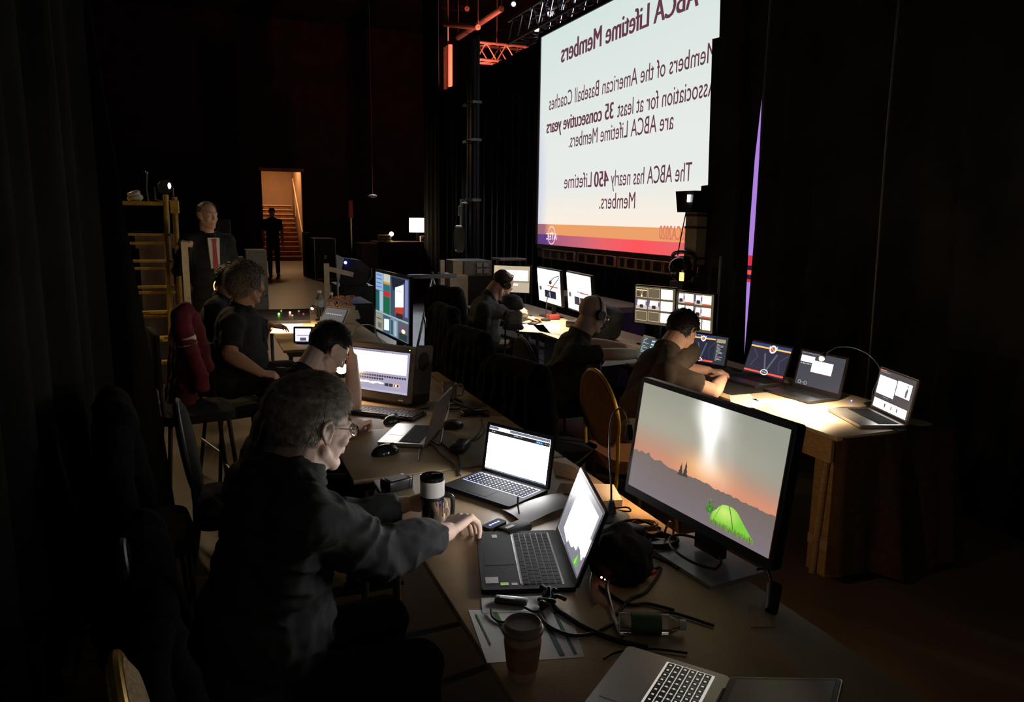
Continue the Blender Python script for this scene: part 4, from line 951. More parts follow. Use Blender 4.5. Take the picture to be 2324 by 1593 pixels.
# lamp by the big monitor
lp = thing('gooseneck_lamp', 'gooseneck lamp on a round base, arching at the left edge of the tent monitor', 'lamp', (1.22, 2.09, TZ))
b = MB(); b.lathe([(.062, 0), (.064, .004), (.06, .010), (.02, .016), (.012, .05), (.008, .06)]); b.build('base', mat('pale_blue_base', (.22, .26, .28), .3), lp)
np_ = [V((0, 0, .05))] + [at(px, py, y=yy) - V((1.22, 2.09, TZ)) for px, py, yy in ((1387, 1100, 2.1), (1383, 1010, 2.1), (1388, 950, 2.12), (1405, 927, 2.15), (1420, 940, 2.17), (1428, 968, 2.19))]
b = MB(); b.tube(np_, .0035); b.build('neck', M_STEEL, lp)
b = MB(); e = np_[-1]; b.cyl(e + V((0, 0, .01)), e + V((.006, .004, -.045)), .010, .016, 16); b.build('lamp_head', M_BLACK, lp)
b = MB(); b.tube([(0, 0, .03), (.03, -.05, .05), (.06, -.02, .02), (.02, .04, .01), (-.05, .03, .03), (-.04, -.02, .05)], .003); b.build('cord', M_RUB, lp)
# books and cardboard at the far edge
def slab(name, label, cat, quad, z0, h, m, mp=None):
    P = [V((*Zp(px, py, z0), 0)) for px, py in quad]; c0 = sum(P, V()) / 4; t = thing(name, label, cat, (c0.x, c0.y, z0)); b = MB(); b.prism([(p.x - c0.x, p.y - c0.y) for p in P], 0, h); b.build('body', m, t, smooth=False); return t
slab('white_box', 'flat white box behind the edge-on laptop screen', 'box', [(1352, 1152), (1412, 1148), (1392, 1112), (1340, 1110)], TZ, .022, M_PAPER)
slab('cardboard_piece', 'torn brown cardboard lying behind the white-page laptop', 'cardboard', [(1262, 1082), (1345, 1100), (1300, 1060), (1252, 1048)], TZ, .006, M_CARD)
slab('cardboard_piece', 'orange-lit cardboard ring piece between the white-page laptop and the flat white box', 'cardboard', [(1262, 1120), (1345, 1128), (1330, 1102), (1272, 1098)], TZ, .004, M_CARD)
slab('cardboard_piece', 'small pale cardboard corner lying right of the monitor base', 'cardboard', [(1705, 1425), (1760, 1425), (1745, 1392), (1700, 1372)], TZ, .004, M_CARD)
b = MB(); q = V((*Zp(1750, 1395), TZ + .01)); b.cyl(q, q + V((.05, .05, .035)), .016, .02, 14); b.tube([q + V((.03, .03, .03)), q + V((.06, .09, .06)), q + V((.05, .12, .05))], .004)
tag(b.build('cable_connector', M_RUB), 'black cable connector at the table corner right of the monitor base', 'connector')
# worktable gooseneck lamp
gl = thing('gooseneck_lamp', 'thin gooseneck lamp arching over the laptops with a glowing bulb', 'lamp', (3.36, 2.98, TZ))
pts_ = [V((0, 0, .01)), V((0, 0, .08))] + [at(px, py, x=xx) - V((3.36, 2.98, TZ)) for px, py, xx in ((1998, 842, 3.33), (1975, 808, 3.27), (1940, 790, 3.19), (1905, 787, 3.09), (1885, 795, 3.02), (1870, 806, 2.97))]
b = MB(); b.tube(pts_, .003); b.build('neck', M_STEEL, gl)
b = MB(); e = pts_[-1]; b.cyl(e + V((.01, 0, .01)), e + V((-.012, .0, -.014)), .010, .017, 16); b.build('lamp_head', M_BLACK, gl)
b = MB(); b.ell(e + V((-.014, 0, -.018)), .013); b.build('bulb', emit('warm_bulb_glow', (1, .8, .5), 40), gl)
b = MB(); b.lathe([(.04, 0), (.042, .004), (.03, .012), (.006, .018)]); b.build('base', M_BLACK, gl)
b = MB(); q = Zp(1932, 914); b.ell((*q, TZ + .012), .004); tag(b.build('blue_indicator', emit('blue_led', (.08, .12, 1), 9)), 'tiny blue indicator light on the table between the two right laptops', 'indicator light')

# extra leads heaped between the pouch and the monitor
for i, pts in enumerate(([(1345, 1200, .02), (1380, 1215, .03), (1430, 1230, .02), (1490, 1225), (1530, 1245)], [(1350, 1230, .01), (1400, 1260, .06), (1450, 1255, .05), (1500, 1270), (1540, 1290)], [(1440, 1330), (1470, 1300, .01), (1500, 1290), (1470, 1340), (1430, 1360), (1400, 1395)], [(1330, 1200, .01), (1345, 1175), (1400, 1185), (1450, 1180, .02), (1500, 1200)], [(1360, 1330), (1420, 1370), (1470, 1370), (1530, 1385)])):
    cable(('black lead crossing under the lamp cord', 'black lead arching over the gear pouch', 'black lead looped before the monitor base', 'black lead circling the pale lamp base', 'black lead trailing in front of the gear pouch')[i], pts, .0045)

# ================================================================== PEOPLE
M_SKIN = mat('skin', (.64, .39, .29), .55, nscale=18, namt=.08, bump=.08, bscale=220, spec=.3)
M_SKIN2 = mat('pale_skin', (.78, .54, .43), .55, nscale=18, namt=.08, bump=.08, bscale=220, spec=.3)
M_EYE = mat('eye_white', (.6, .56, .52), .2, namt=.02)
M_SHIRT = mat('charcoal_knit_shirt', (.042, .044, .043), .9, nscale=16, namt=.12, bump=.35, bscale=400, spec=.2)
M_SHIRTG = mat('grey_polo_cloth', (.085, .086, .084), .9, nscale=16, namt=.12, bump=.35, bscale=400, spec=.2)
M_SHIRTB = mat('black_polo_cloth', (.035, .036, .042), .9, nscale=16, namt=.2, bump=.35, bscale=400, spec=.2)
M_SHIRTN = mat('brown_black_polo_cloth', (.075, .058, .045), .9, nscale=16, namt=.15, bump=.35, bscale=400, spec=.2)
M_TROU = mat('dark_trousers', (.018, .018, .02), .9, nscale=16, namt=.2, spec=.2)
M_SHOE = mat('black_shoe_leather', (.012, .011, .01), .4)
def remesh(mb, name, voxel, m, parent, iters=6, fold=0, fscale=9, factor=.5, seed=0):
    me = bpy.data.meshes.new('src'); mb.bm.to_mesh(me); mb.bm.free()
    o = bpy.data.objects.new('src', me); COL.objects.link(o)
    r = o.modifiers.new('r', 'REMESH'); r.mode = 'VOXEL'; r.voxel_size = voxel
    s = o.modifiers.new('s', 'SMOOTH'); s.factor = factor; s.iterations = iters
    n = evaluated(o, name, m, parent)
    if fold:
        nr = [v.normal.copy() for v in n.data.vertices]
        for v, q in zip(n.data.vertices, nr):
            p = v.co * fscale + V((seed * 7.1, 0, 0)); w_ = noise.noise(V((p.x * .6, p.y * .6, p.z * 1.5)) + noise.noise_vector(p * .5) * .7)
            w2 = noise.noise(p * 3) * .2
            v.co += q * fold * ((1 - abs(w_) * 2.6) * .8 + w2)
    return n
def frame(F, U):
    F = V(F).normalized(); U = V(U); U = (U - F * U.dot(F)).normalized(); L = U.cross(F)
    return Matrix((F, L, U)).transposed()
def head_shapes(mb, c, M, s=1.0, detail=True, jaw=1.0):
    def P(x, y, z): return V(c) + M @ (V((x, y, z)) * s)
    def e(x, y, z, a, b, d): mb.ell(P(x, y, z), (a * s, b * s, d * s), M)
    def k(a, b, ra, rb=None): mb.cap(P(*a), P(*b), ra * s, (ra if rb is None else rb) * s, 10)
    e(-.012, 0, .032, .097, .076, .088); e(.03, 0, .01, .062, .066, .075); e(.030, 0, -.045, .056, .056 * jaw, .070)
    e(.066, 0, -.100, .022, .026, .020)
    for y in (-1, 1):
        k((.0, y * .052, -.055), (.058, y * .018, -.102), .022 * jaw, .018)
        e(.062, y * .036, -.028, .024, .022, .024)
        k((.080, y * .012, .022), (.074, y * .045, .018), .011, .009)
        e(.074, y * .031, .000, .014, .015, .010)
        # ear: rim and lobe
        pts = [(.006, .076, -.02), (.010, .079, .0), (.008, .083, .022), (-.006, .088, .034), (-.022, .090, .026), (-.026, .089, .006), (-.016, .084, -.012), (-.004, .079, -.028)]
        for a, b in zip(pts, pts[1:]): k((a[0], y * a[1], a[2]), (b[0], y * b[1], b[2]), .0052)
        e(-.006, y * .077, .004, .018, .004, .026); e(.002, y * .078, -.026, .008, .005, .009); k((-.008, y * .084, .018), (-.010, y * .083, -.006), .004)
    k((.088, 0, .014), (.104, 0, -.022), .008, .011); e(.104, 0, -.028, .013, .011, .009)
    for y in (-1, 1): e(.096, y * .012, -.030, .009, .007, .007)
    k((.082, -.018, -.060), (.082, .018, -.060), .007); k((.090, -.010, -.057), (.090, .010, -.057), .006); k((.086, -.012, -.069), (.086, .012, -.069), .0075)
def hand_shapes(mb, w, d, up, side, curl=(.35, .5, .4), s=1.0, thumb=.6, spread=.16, fist=False):
    """w wrist, d towards fingers, up back of hand, side: unit vector of the thumb side"""
    d = V(d).normalized(); up = V(up); up = (up - d * up.dot(d)).normalized(); sd = V(side); sd = (sd - d * sd.dot(d) - up * sd.dot(up)).normalized()
    kn = []
    L = (.041, .046, .043, .034); off = (.031, .010, -.011, -.031)
    for i in range(4):
        a = w + sd * off[i] * .45 * s + d * .012 * s; k = w + d * (.088 - .006 * abs(i - 1)) * s + sd * off[i] * s
        mb.cap(a, k, .014 * s, .0105 * s, 10)
        ang = spread * (1.3 - i * .9); fd = (d + sd * ang * .5).normalized(); p = k; tot = 0
        for j, fr in enumerate((1, .62, .5)):
            tot += curl[j] + (.10 * i if j == 0 else 0)
            q = p + (fd * math.cos(tot) - up * math.sin(tot)) * L[i] * fr * s
            mb.cap(p, q, (.0090 - .0008 * j) * s, (.0084 - .0009 * j) * s, 10); p = q
    mb.ell(w + d * .048 * s - up * .004 * s, (.046 * s, .034 * s, .015 * s), frame(d, up))
    t0 = w + d * .022 * s + sd * .024 * s - up * .006 * s; t1 = t0 + (d * .75 + sd * thumb - up * .25).normalized() * .040 * s; t2 = t1 + (d + sd * thumb * .3 - up * .3).normalized() * .032 * s; t3 = t2 + (d * 1.0 - sd * .1 - up * .35).normalized() * .024 * s
    mb.cap(t0, t1, .014 * s, .011 * s, 10); mb.cap(t1, t2, .0105 * s, .009 * s, 10); mb.cap(t2, t3, .009 * s, .0075 * s, 10)
def torso(mb, J, g=0.0, belly=1.0, k=1.0):
    P, N, sL, sR = V(J['pelvis']), V(J['neck']), V(J['shL']), V(J['shR'])
    up = (N - P).normalized(); lat = (sL - sR).normalized(); fw = lat.cross(up).normalized(); M = frame(fw, up)
    def e(t, f, a, b, c_): mb.ell(P.lerp(N, t) + fw * f, (a * k + g, b * k + g, c_ * k + g), M)
    e(0, 0, .125, .175, .13); e(.28, .02 * belly, .13 * belly, .165 * (1 + (belly - 1) * .6), .15); e(.52, .01, .125, .165, .16); e(.74, -.005, .115, .165, .13)
    mid = (sL + sR) / 2
    mb.cap(sL, sR, .062 * k + g, seg=16); mb.cap(P.lerp(N, .80), N, .085 * k + g, .062 * k + g, 16)
    for s in (sL, sR):
        mb.ell(s, .066 * k + g); mb.cap(N.lerp(mid, .0) + up * .015, s.lerp(N, .25), .045 * k + g, .050 * k + g, 12); mb.cap(s.lerp(P, .05), P.lerp(N, .45) + (s - mid) * .55, .06 * k + g, .07 * k + g, 12)
def hair(parent, c, M, s, m, n, L, wid, region, cen=(-.012, 0, .034), rad=(.104, .084, .095), flow=(-.6, 0, -.5), lift=.45, seed=1, shell=True, rough=.3):
    """cap of hair over the scalp plus individual tapering locks"""
    r = random.Random(seed)
    C = V(c)
    if shell:
        bm = bmesh.new(); bmesh.ops.create_icosphere(bm, subdivisions=5, radius=1)
        dl = []
        for v in bm.verts:
            q = V((v.co.x * rad[0], v.co.y * rad[1], v.co.z * rad[2])) + V(cen)
            if not region(q): dl.append(v)
            q2 = q + v.co * (noise.noise(q * 30) * .004); v.co = C + M @ (q2 * s)
        bmesh.ops.delete(bm, geom=dl, context='VERTS'); bmesh.ops.solidify(bm, geom=bm.faces[:], thickness=.004 * s)
        mb = MB(); mb._add(bm); base = mb.build('hair', m, parent, auto=0)
    else: base = None
    bm = bmesh.new(); k = 0
    while k < n:
        d = V((r.gauss(0, 1), r.gauss(0, 1), r.gauss(0, 1))).normalized()
        q = V((d.x * rad[0], d.y * rad[1], d.z * rad[2])) * 1.0 + V(cen)
        if not region(q): continue
        k += 1
        fl = V(flow(q) if callable(flow) else flow); fl = (fl - d * fl.dot(d)); fl = fl.normalized() if fl.length > .05 else d.orthogonal()
        dr = (d * lift + fl + V((r.gauss(0, rough), r.gauss(0, rough), r.gauss(0, rough)))).normalized()
        ll = L(q) if callable(L) else L; ll *= r.uniform(.6, 1.2)
        p0 = q; p1 = q + dr * ll * .5; p2 = p1 + (dr * .8 + fl * .3 - d * .25).normalized() * ll * .5
        sd = d.cross(dr); sd = sd.normalized() * wid if sd.length > 1e-3 else d.orthogonal() * wid
        A = [C + M @ (p * s) for p in (p0 - sd, p0 + sd, p1 + sd * .8, p1 - sd * .8, p2)]
        vs_ = [bm.verts.new(p) for p in A]; bm.faces.new((vs_[0], vs_[1], vs_[2], vs_[3])); bm.faces.new((vs_[3], vs_[2], vs_[4]))
    me = bpy.data.meshes.new('hair_strands'); bm.to_mesh(me); bm.free(); me.materials.append(m)
    o = bpy.data.objects.new('hair_strands' if base else 'hair', me); COL.objects.link(o); o.parent = base or parent
    o['kind'] = 'stuff'
    return base or o
def person(label, J, look):
    root = V((J['pelvis'][0], J['pelvis'][1], 0))
    for k in list(J):
        if k not in ('F', 'U'): J[k] = V(J[k]) - root
    vx = look.get('voxel', .006); s = look.get('head', 1.0)
    F, U = V(J['F']).normalized(), V(J['U']); M = frame(F, U); H = J['head']
    mb = MB(); head_shapes(mb, H, M, s, jaw=look.get('jaw', 1))
    nr = look.get('neck_r', .060); mb.cap(H + M @ V((-.030, 0, -.045)) * s, J['neck'], nr * .95, nr * 1.1, 16); mb.cap(H + M @ V((.0, 0, -.075)) * s, J['neck'] + M @ V((.03, 0, .0)), nr * .8, nr * .85, 16)
    torso(mb, J, -.012, look.get('belly', 1), look.get('big', 1.08))
    for S in 'LR':
        sh, el, wr = J['sh' + S], J['el' + S], J['wr' + S]
        ar = look.get('arm', 1)
        mb.cap(sh, el, .050 * ar, .041 * ar); mb.cap(el, el.lerp(wr, .3), .042 * ar, .043 * ar); mb.cap(el.lerp(wr, .3), wr, .043 * ar, .028)
        h = look['hand' + S]; hand_shapes(mb, wr, h[0], h[1], h[2], *h[3:])
        hip, kn, an = J['hip' + S], J['kn' + S], J['an' + S]
        mb.cap(hip, kn, .080, .056); mb.cap(kn, an, .052, .036); fd = V((*(look['feet']), 0)).normalized()
        mb.cap(an + V((0, 0, -.03)), an + fd * .15 + V((0, 0, -.045)), .034, .026)
    body = remesh(mb, 'person', vx, look.get('skin', M_SKIN), None, 4 if vx < .005 else 2)
    body.location = root; tag(body, label, 'person')
    # clothes
    mb = MB(); torso(mb, J, .008, look.get('belly', 1), look.get('big', 1.08))
    full = look.get('sleeve', 'short') == 'long'
    for S in 'LR':
        sh, el, wr = J['sh' + S], J['el' + S], J['wr' + S]; ar = look.get('arm', 1)
        if full: mb.cap(sh, el, .068 * ar, .060 * ar); mb.cap(el, el.lerp(wr, .5), .060 * ar, .050 * ar); mb.cyl(el.lerp(wr, .5), wr.lerp(el, look.get('cuffback', .08)), .050 * ar, .040, 24); mb.ell(el.lerp(wr, .5), .050 * ar)
        else: q = sh.lerp(el, look.get('cuff', .72)); mb.cap(sh, sh.lerp(q, .4), .070, .066, 20); mb.cyl(sh.lerp(q, .2), q, .068, .064 * (1 + .15 * (ar - 1)), 28)
    sh_o = remesh(mb, 'shirt', look.get('cvoxel', max(vx, .007)), look['shirt'], body, 5, look.get('fold', .006), look.get('fscale', 9), seed=hash(label) % 9 if False else len(label) % 9)
    N = J['neck']; ax = ((H + M @ V((-.03, 0, -.05)) * s) - N).normalized(); cf = frame(F, ax)
    mb = MB()
    for zz, rr, off in ((-.010, .080, 0), (.012, .076, .002), (.030, .072, .002)):
        mb.tube([N + cf @ V(((rr + .006 * (a == 0)) * math.cos(a) + .006, rr * math.sin(a), zz + .016 * (-math.cos(a)))) for a in [2 * PI * i / 20 for i in range(21)]], .011, seg=8, smooth=False)
    co = remesh(mb, 'collar', max(vx * .8, .004), look.get('collar', look['shirt']), sh_o, 3)
    if look.get('button'):
        b = MB(); q = N + cf @ V((.085, -.02, -.035)); b.ell(q, .006); b.build('button', M_CHROME, sh_o)
    mb = MB(); P = J['pelvis']; g = .012
    mb.ell(P - V((0, 0, .02)), (.135, .18, .12), frame(V((*look['feet'], 0)), (0, 0, 1)))
    for S in 'LR':
        hip, kn, an = J['hip' + S], J['kn' + S], J['an' + S]; mb.cap(hip, kn, .080 + g, .062 + g); mb.cyl(kn, an + V((0, 0, .0)), .066, .056, 20)
    remesh(mb, 'trousers', max(vx, .009), look.get('trousers', M_TROU), body, 4, .004)
    fd = V((*(look['feet']), 0)).normalized()
    for S in 'LR':
        an = J['an' + S]; mb = MB(); mb.cap(an + V((0, 0, -.035)) - fd * .03, an + fd * .16 + V((0, 0, -.05)), .042, .034, 14); mb.box(an + fd * .06 + V((0, 0, -.078)), (.27, .085, .018), frame(fd, (0, 0, 1)))
        mb.build('shoe', M_SHOE, body)
    for y in (-1, 1):
        b = MB(); b.ell(H + M @ (V((.0755, y * .031, .0)) * s), .0125 * s); b.build('eye', M_EYE, body)
        b = MB(); b.cap(H + M @ (V((.090, y * .014, .030)) * s), H + M @ (V((.078, y * .050, .028)) * s), .0035 * s); b.build('eyebrow', look.get('brow', mat('brown_hair', (.06, .035, .02), .7)), body)
    if look.get('glasses'):
        b = MB()
        for y in (-1, 1):
            b.tube([H + M @ (V(p) * s) for p in ((-.012, y * .083, .010), (.02, y * .080, .012), (.098, y * .070, .006))], .0013, smooth=False, seg=6)
            rr = [H + M @ (V((.106 - .012 * abs(math.cos(a) * .024 + y * .034) / .06, y * .034 + .026 * math.cos(a), -.004 + .018 * math.sin(a))) * s) for a in [2 * PI * i / 20 for i in range(21)]]
            b.tube(rr, .0012, smooth=False, seg=6)
        b.tube([H + M @ (V(p) * s) for p in ((.104, -.010, .004), (.108, 0, .007), (.104, .010, .004))], .0012, seg=6)
        gl_ = b.build('glasses', mat('thin_metal_frame', (.30, .27, .22), .3, .8), body)
        b = MB()
        for y in (-1, 1): b.ell(H + M @ (V((.103, y * .034, -.004)) * s), (.0012, .025 * s, .017 * s), M)
        b.build('lens', mat('spectacle_lens', (.95, .95, .95), .02, trans=1, namt=.01), gl_)
    if look.get('headset'):
        b = MB(); pts = [H + M @ (V((-.004 + look['headset'][0] * math.sin(a), .088 * math.cos(a), .012 + .112 * math.sin(a))) * s) for a in [PI * i / 14 for i in range(15)]]
        b.tube(pts, .0055 if not look.get('thick') else .010, smooth=False, seg=8); hs = b.build('headset', M_BLACK, body)
        for y in look['headset'][1]:
            b = MB(); b.cyl(H + M @ (V((-.002, y * .080, .002)) * s), H + M @ (V((-.002, y * .110, .002)) * s), .036 * s, .030 * s, 20); b.build('ear_cup', M_SATIN, hs)
        if look['headset'][2]:
            y = look['headset'][2]; b = MB(); q = [H + M @ (V(p) * s) for p in ((.0, y * .10, -.01), (.04, y * .095, -.045), (.09, y * .06, -.068), (.115, y * .03, -.066))]; b.tube(q, .0025); b.ell(q[-1], .009); b.build('microphone_boom', M_BLACK, hs)
    if look.get('hair'): look['hair'](body, H, M, s)
    return body
def legs(J, f, spread=.11, knee=.44, kz=.50, ankle_back=.0, seat=.50):
    P = V(J['pelvis']); f = V((*f, 0)).normalized(); l = V((-f.y, f.x, 0))
    for S, y in (('L', 1), ('R', -1)):
        J['hip' + S] = P + l * y * .09 + V((0, 0, -.03)); k = P + l * y * spread * 1.3 + f * knee; k.z = kz; J['kn' + S] = k
        a = k + f * ankle_back; a.z = .095; J['an' + S] = a
    return J
H_GREY = mat('grey_brown_hair', (.42, .36, .29), .65, nscale=60, namt=.5)
H_SALT = mat('grey_hair', (.34, .29, .25), .65, nscale=60, namt=.4)
H_DARK = mat('near_black_hair', (.022, .016, .013), .5, nscale=60, namt=.3)
H_BROWN = mat('brown_hair', (.06, .035, .02), .7)
# ---- long-sleeved man in the foreground
f = V((math.cos(R_(12)), math.sin(R_(12)), 0))
J = dict(head=at(714, 968, y=2.0), F=V((math.cos(R_(20)), math.sin(R_(20)), -.16)), U=(.14, .04, 1), neck=at(662, 1072, y=1.97),
         shR=at(688, 1172, y=1.81), elR=at(862, 1258, z=.83), wrR=at(1016, 1206, z=.822), shL=(.13, 2.16, .97), elL=(.33, 2.33, .76), wrL=(.575, 2.33, .795), pelvis=(.04, 1.97, .52))
legs(J, (1, .1))
def rg(q): # full head of hair with receding temples
    if q.z > .075 and q.x < .070: return True
    if q.x < .052 and q.z > .045 and abs(q.y) < .2: return True
    if q.x < .028 and q.z > .012: return True
    if q.x < -.020 and q.z > -.075: return True
    return False
def h1(b, H, M, s): hair(b, H, M, s, H_GREY, 15000, lambda q: .026 if q.z > .05 else .015, .0009, rg, flow=lambda q: (.3, 2 * q.y, -.1) if q.z > .09 else (-.25, 0, -1), lift=.22, seed=3, rad=(.120, .087, .114), cen=(-.014, 0, .034), rough=.18)
dirR = (at(1085, 1172, z=.78) - at(1018, 1212, z=.805))
person('grey-haired man in glasses and a long dark sleeve, using a mouse in the foreground', J, dict(voxel=.0042, cvoxel=.006, shirt=M_SHIRT, sleeve='long', glasses=True, skin=M_SKIN2, feet=(1, .1), head=1.0, belly=1.15, button=True,
       fold=.013, hair=h1, fscale=13, brow=H_GREY, neck_r=.068, arm=1.2, big=1.12,
       cuffback=.12, handR=(V((dirR.x, dirR.y, .018)), (-.25, .1, 1), (-.5, .8, 0), (.60, .75, .55), 1.18, .6, .22), handL=((.9, -.2, 0), (-.2, .9, .3), (0, .1, 1), (.5, .6, .5))))
mouse('mouse under the right hand of the long-sleeved man', (J['wrR'].x + (-.08) + dirR.x * .75, 1.98 + J['wrR'].y + dirR.y * .75, TZ), math.atan2(dirR.y, dirR.x) - PI / 2)
# ---- man rubbing his forehead
J = dict(head=at(745, 792, y=3.52), F=(.74, .18, -.62), U=(.62, .15, .78), neck=at(690, 862, y=3.46), shR=at(668, 905, y=3.26), elR=at(752, 1000, y=3.17), wrR=at(812, 962, z=.80),
         shL=at(700, 850, y=3.66), elL=(.66, 3.74, .795), wrL=at(799, 812, y=3.62), pelvis=(.16, 3.46, .52))
legs(J, (1, 0))
def rg2(q):
    if q.z > .07 and q.x < .078: return True
    if q.x < .045 and q.z > .035: return True
    if q.x < .006 and q.z > .012: return True
    if q.x < -.022 and q.z > -.035: return True
    return False
def h2(b, H, M, s): hair(b, H, M, s, H_DARK, 5000, lambda q: .020 if q.z > .05 else .007, .0012, rg2, flow=(.5, 0, .1), lift=.5, seed=4, rad=(.103, .081, .094))
hl = at(790, 775, y=3.58) - at(799, 812, y=3.62)
person('young dark-haired man in a black shirt rubbing his forehead, his elbow on the table', J, dict(voxel=.005, shirt=M_SHIRTB, glasses=False, skin=M_SKIN2, feet=(1, 0), hair=h2, brow=H_DARK, fold=.006, arm=.95, cuff=.6,
       handR=((.5, .8, -.05), (0, 0, 1), (-.8, .5, 0), (.9, 1.2, .8), 1.0, .3), handL=((-.25, -.1, 1), (.9, .1, .3), (0, .9, -.2), (.5, .5, .4), 1, .5)))
# ---- man with the headset, left
J = dict(head=at(562, 643, y=5.1), F=(.86, .42, -.12), U=(.1, .05, 1), neck=at(548, 703, y=5.1), shR=at(528, 738, y=4.95), elR=at(522, 806, y=4.84), wrR=at(592, 846, y=4.76),
         shL=at(575, 735, y=5.28), elL=at(590, 815, y=5.40), wrL=at(622, 838, y=5.30), pelvis=(.12, 5.12, .70))
legs(J, (1, .3), kz=.66, seat=.6)
def rg3(q):
    if q.z > .06 and q.x < .075: return True
    if q.x < .048 and q.z > .03: return True
    if q.x < .015 and q.z > -.02: return True
    if q.x < -.015 and q.z > -.095: return True
    return False
def h3(b, H, M, s): hair(b, H, M, s, H_SALT, 6000, lambda q: .045 if q.z > .03 else .055, .0018, rg3, flow=(-.5, 0, -.9), lift=.42, seed=5, rad=(.114, .095, .106), cen=(-.018, 0, .025), rough=.28)
person('seated man with shaggy grey hair and a headset, facing the control panel', J, dict(voxel=.006, shirt=M_SHIRTB, skin=M_SKIN, feet=(1, .3), hair=h3, headset=(.0, (-1, 1), -1), thick=True, belly=1.25, fold=.006, arm=1.1, cuff=.75, brow=H_SALT, head=1.05,
       handR=((.9, .1, -.2), (0, -.3, 1), (-.1, .9, 0), (.6, .8, .6)), handL=((.8, -.5, .1), (.2, .2, 1), (-.5, -.6, .3), (.9, 1.1, .8))))
# ---- man in brown, right row
J = dict(head=at(1548, 752, y=3.80), F=(.82, .22, -.52), U=(.5, .15, .85), neck=at(1512, 800, y=3.72), shR=at(1512, 848, y=3.48), elR=at(1618, 888, z=.795), wrR=at(1640, 860, y=3.62),
         shL=at(1560, 800, y=3.92), elL=(2.78, 3.98, .80), wrL=(2.92, 3.86, .80), pelvis=(2.30, 3.74, .52))
legs(J, (1, 0))
def h4(b, H, M, s): hair(b, H, M, s, H_DARK, 5000, .026, .0016, rg3 if False else (lambda q: (q.z > .06 and q.x < .08) or (q.x < .05 and q.z > .03) or (q.x < .012 and q.z > .005) or (q.x < -.02 and q.z > -.055)), flow=(-.3, 0, -.8), lift=.4, seed=6, rad=(.108, .088, .100))
person('dark-haired man in a short-sleeved brown shirt leaning over the laptop table, seen from behind', J, dict(voxel=.006, neck_r=.066, shirt=M_SHIRTN, skin=M_SKIN, feet=(1, 0), hair=h4, brow=H_DARK, fold=.007, arm=1.05, cuff=.72, headset=(-.0, (), 0),
       handR=((.2, .9, .1), (.3, 0, 1), (-.8, .2, .3), (.5, .8, .6)), handL=((.6, -.7, 0), (0, 0, 1), (.7, .6, 0), (.5, .8, .5))))
# ---- bald man with headset and glasses
J = dict(head=at(1345, 712, y=4.62), F=(.93, .12, -.22), U=(.2, 0, 1), neck=at(1314, 762, y=4.62), shR=at(1300, 806, y=4.42), elR=at(1395, 800, y=4.47), wrR=(2.87, 4.50, .80),
         shL=at(1322, 795, y=4.86), elL=(2.62, 4.84, .83), wrL=(2.88, 4.74, .80), pelvis=(2.25, 4.64, .52))
J['elR'] = V((2.52, 4.42, .83))
legs(J, (1, 0))
person('bald man with glasses and a headset in a dark polo shirt, reaching to the tablet', J, dict(voxel=.006, shirt=M_SHIRTG, neck_r=.068, head=1.06, skin=M_SKIN2, feet=(1, 0), glasses=True, headset=(-.0, (-1, 1), -1), belly=1.3, fold=.006, arm=1.05, brow=H_BROWN,
       handR=((1, .1, -.05), (0, 0, 1), (-.1, 1, 0), (.3, .5, .4)), handL=((1, -.2, -.05), (0, 0, 1), (-.2, -1, 0), (.3, .5, .4))))
# ---- operator bent over at the far end
J = dict(head=at(1139, 646, y=6.2), F=(.72, .10, -.68), U=(.68, .05, .72), neck=at(1108, 677, y=6.2), shR=at(1095, 705, y=6.02), elR=(2.50, 6.12, .92), wrR=at(1172, 712, y=6.25),
         shL=at(1100, 700, y=6.40), elL=(2.62, 6.5, .84), wrL=(2.80, 6.52, .80), pelvis=(2.20, 6.22, .58))
legs(J, (1, 0), kz=.55)
def h5(b, H, M, s): hair(b, H, M, s, H_BROWN, 1500, .006, .0012, lambda q: q.x < .0 and q.z > -.04 and (q.z < .085 or q.x < -.06), flow=(-.3, 0, -.8), lift=.3, seed=8, rad=(.101, .079, .091))
person('balding man with a headband bending over the lamp-lit table at the far end', J, dict(voxel=.007, shirt=M_SHIRTG, neck_r=.066, head=1.05, skin=M_SKIN, feet=(1, 0), headset=(.02, (-1,), 0), hair=h5, belly=1.1, fold=.006, arm=1.0, brow=H_BROWN, sleeve='long',
       handR=((1, .3, .2), (0, -.6, .8), (.2, .5, .9), (.3, .5, .4), 1.05, .9), handL=((1, -.1, 0), (0, 0, 1), (0, -1, 0), (.3, .5, .4))))
# ---- standing man in suit and tie
def stand(x, y, f, h=1.80, lean=0):
    f = V((*f, 0)).normalized(); l = V((-f.y, f.x, 0)); k = h / 1.80; J = {}
    B = V((x, y, 0))
    J['pelvis'] = B + V((0, 0, .96 * k)); J['neck'] = B + V((0, 0, 1.50 * k)) - f * .01; J['head'] = B + V((0, 0, (1.80 - .12) * k)) + f * .03
    for S, s_ in (('L', 1), ('R', -1)):
        J['sh' + S] = B + l * s_ * .19 + V((0, 0, 1.44 * k)); J['el' + S] = B + l * s_ * .26 + V((0, 0, 1.14 * k)) - f * .02; J['wr' + S] = B + l * s_ * .25 + f * .08 + V((0, 0, .88 * k))
        J['hip' + S] = B + l * s_ * .09 + V((0, 0, .92 * k)); J['kn' + S] = B + l * s_ * .10 + f * .02 + V((0, 0, .50 * k)); J['an' + S] = B + l * s_ * .11 + V((0, 0, .095))
    J['F'] = f; J['U'] = V((0, 0, 1)); return J
tx = at(463, 485, y=7.8).x
J = stand(tx + .02, 7.8, (.35, -.94), 1.84); J['F'] = V((.55, -.83, 0))
J['elR'] = J['shR'] + V((-.10, .02, -.26)); J['wrR'] = at(432, 552, y=7.62); lR = J['wrR'].copy()
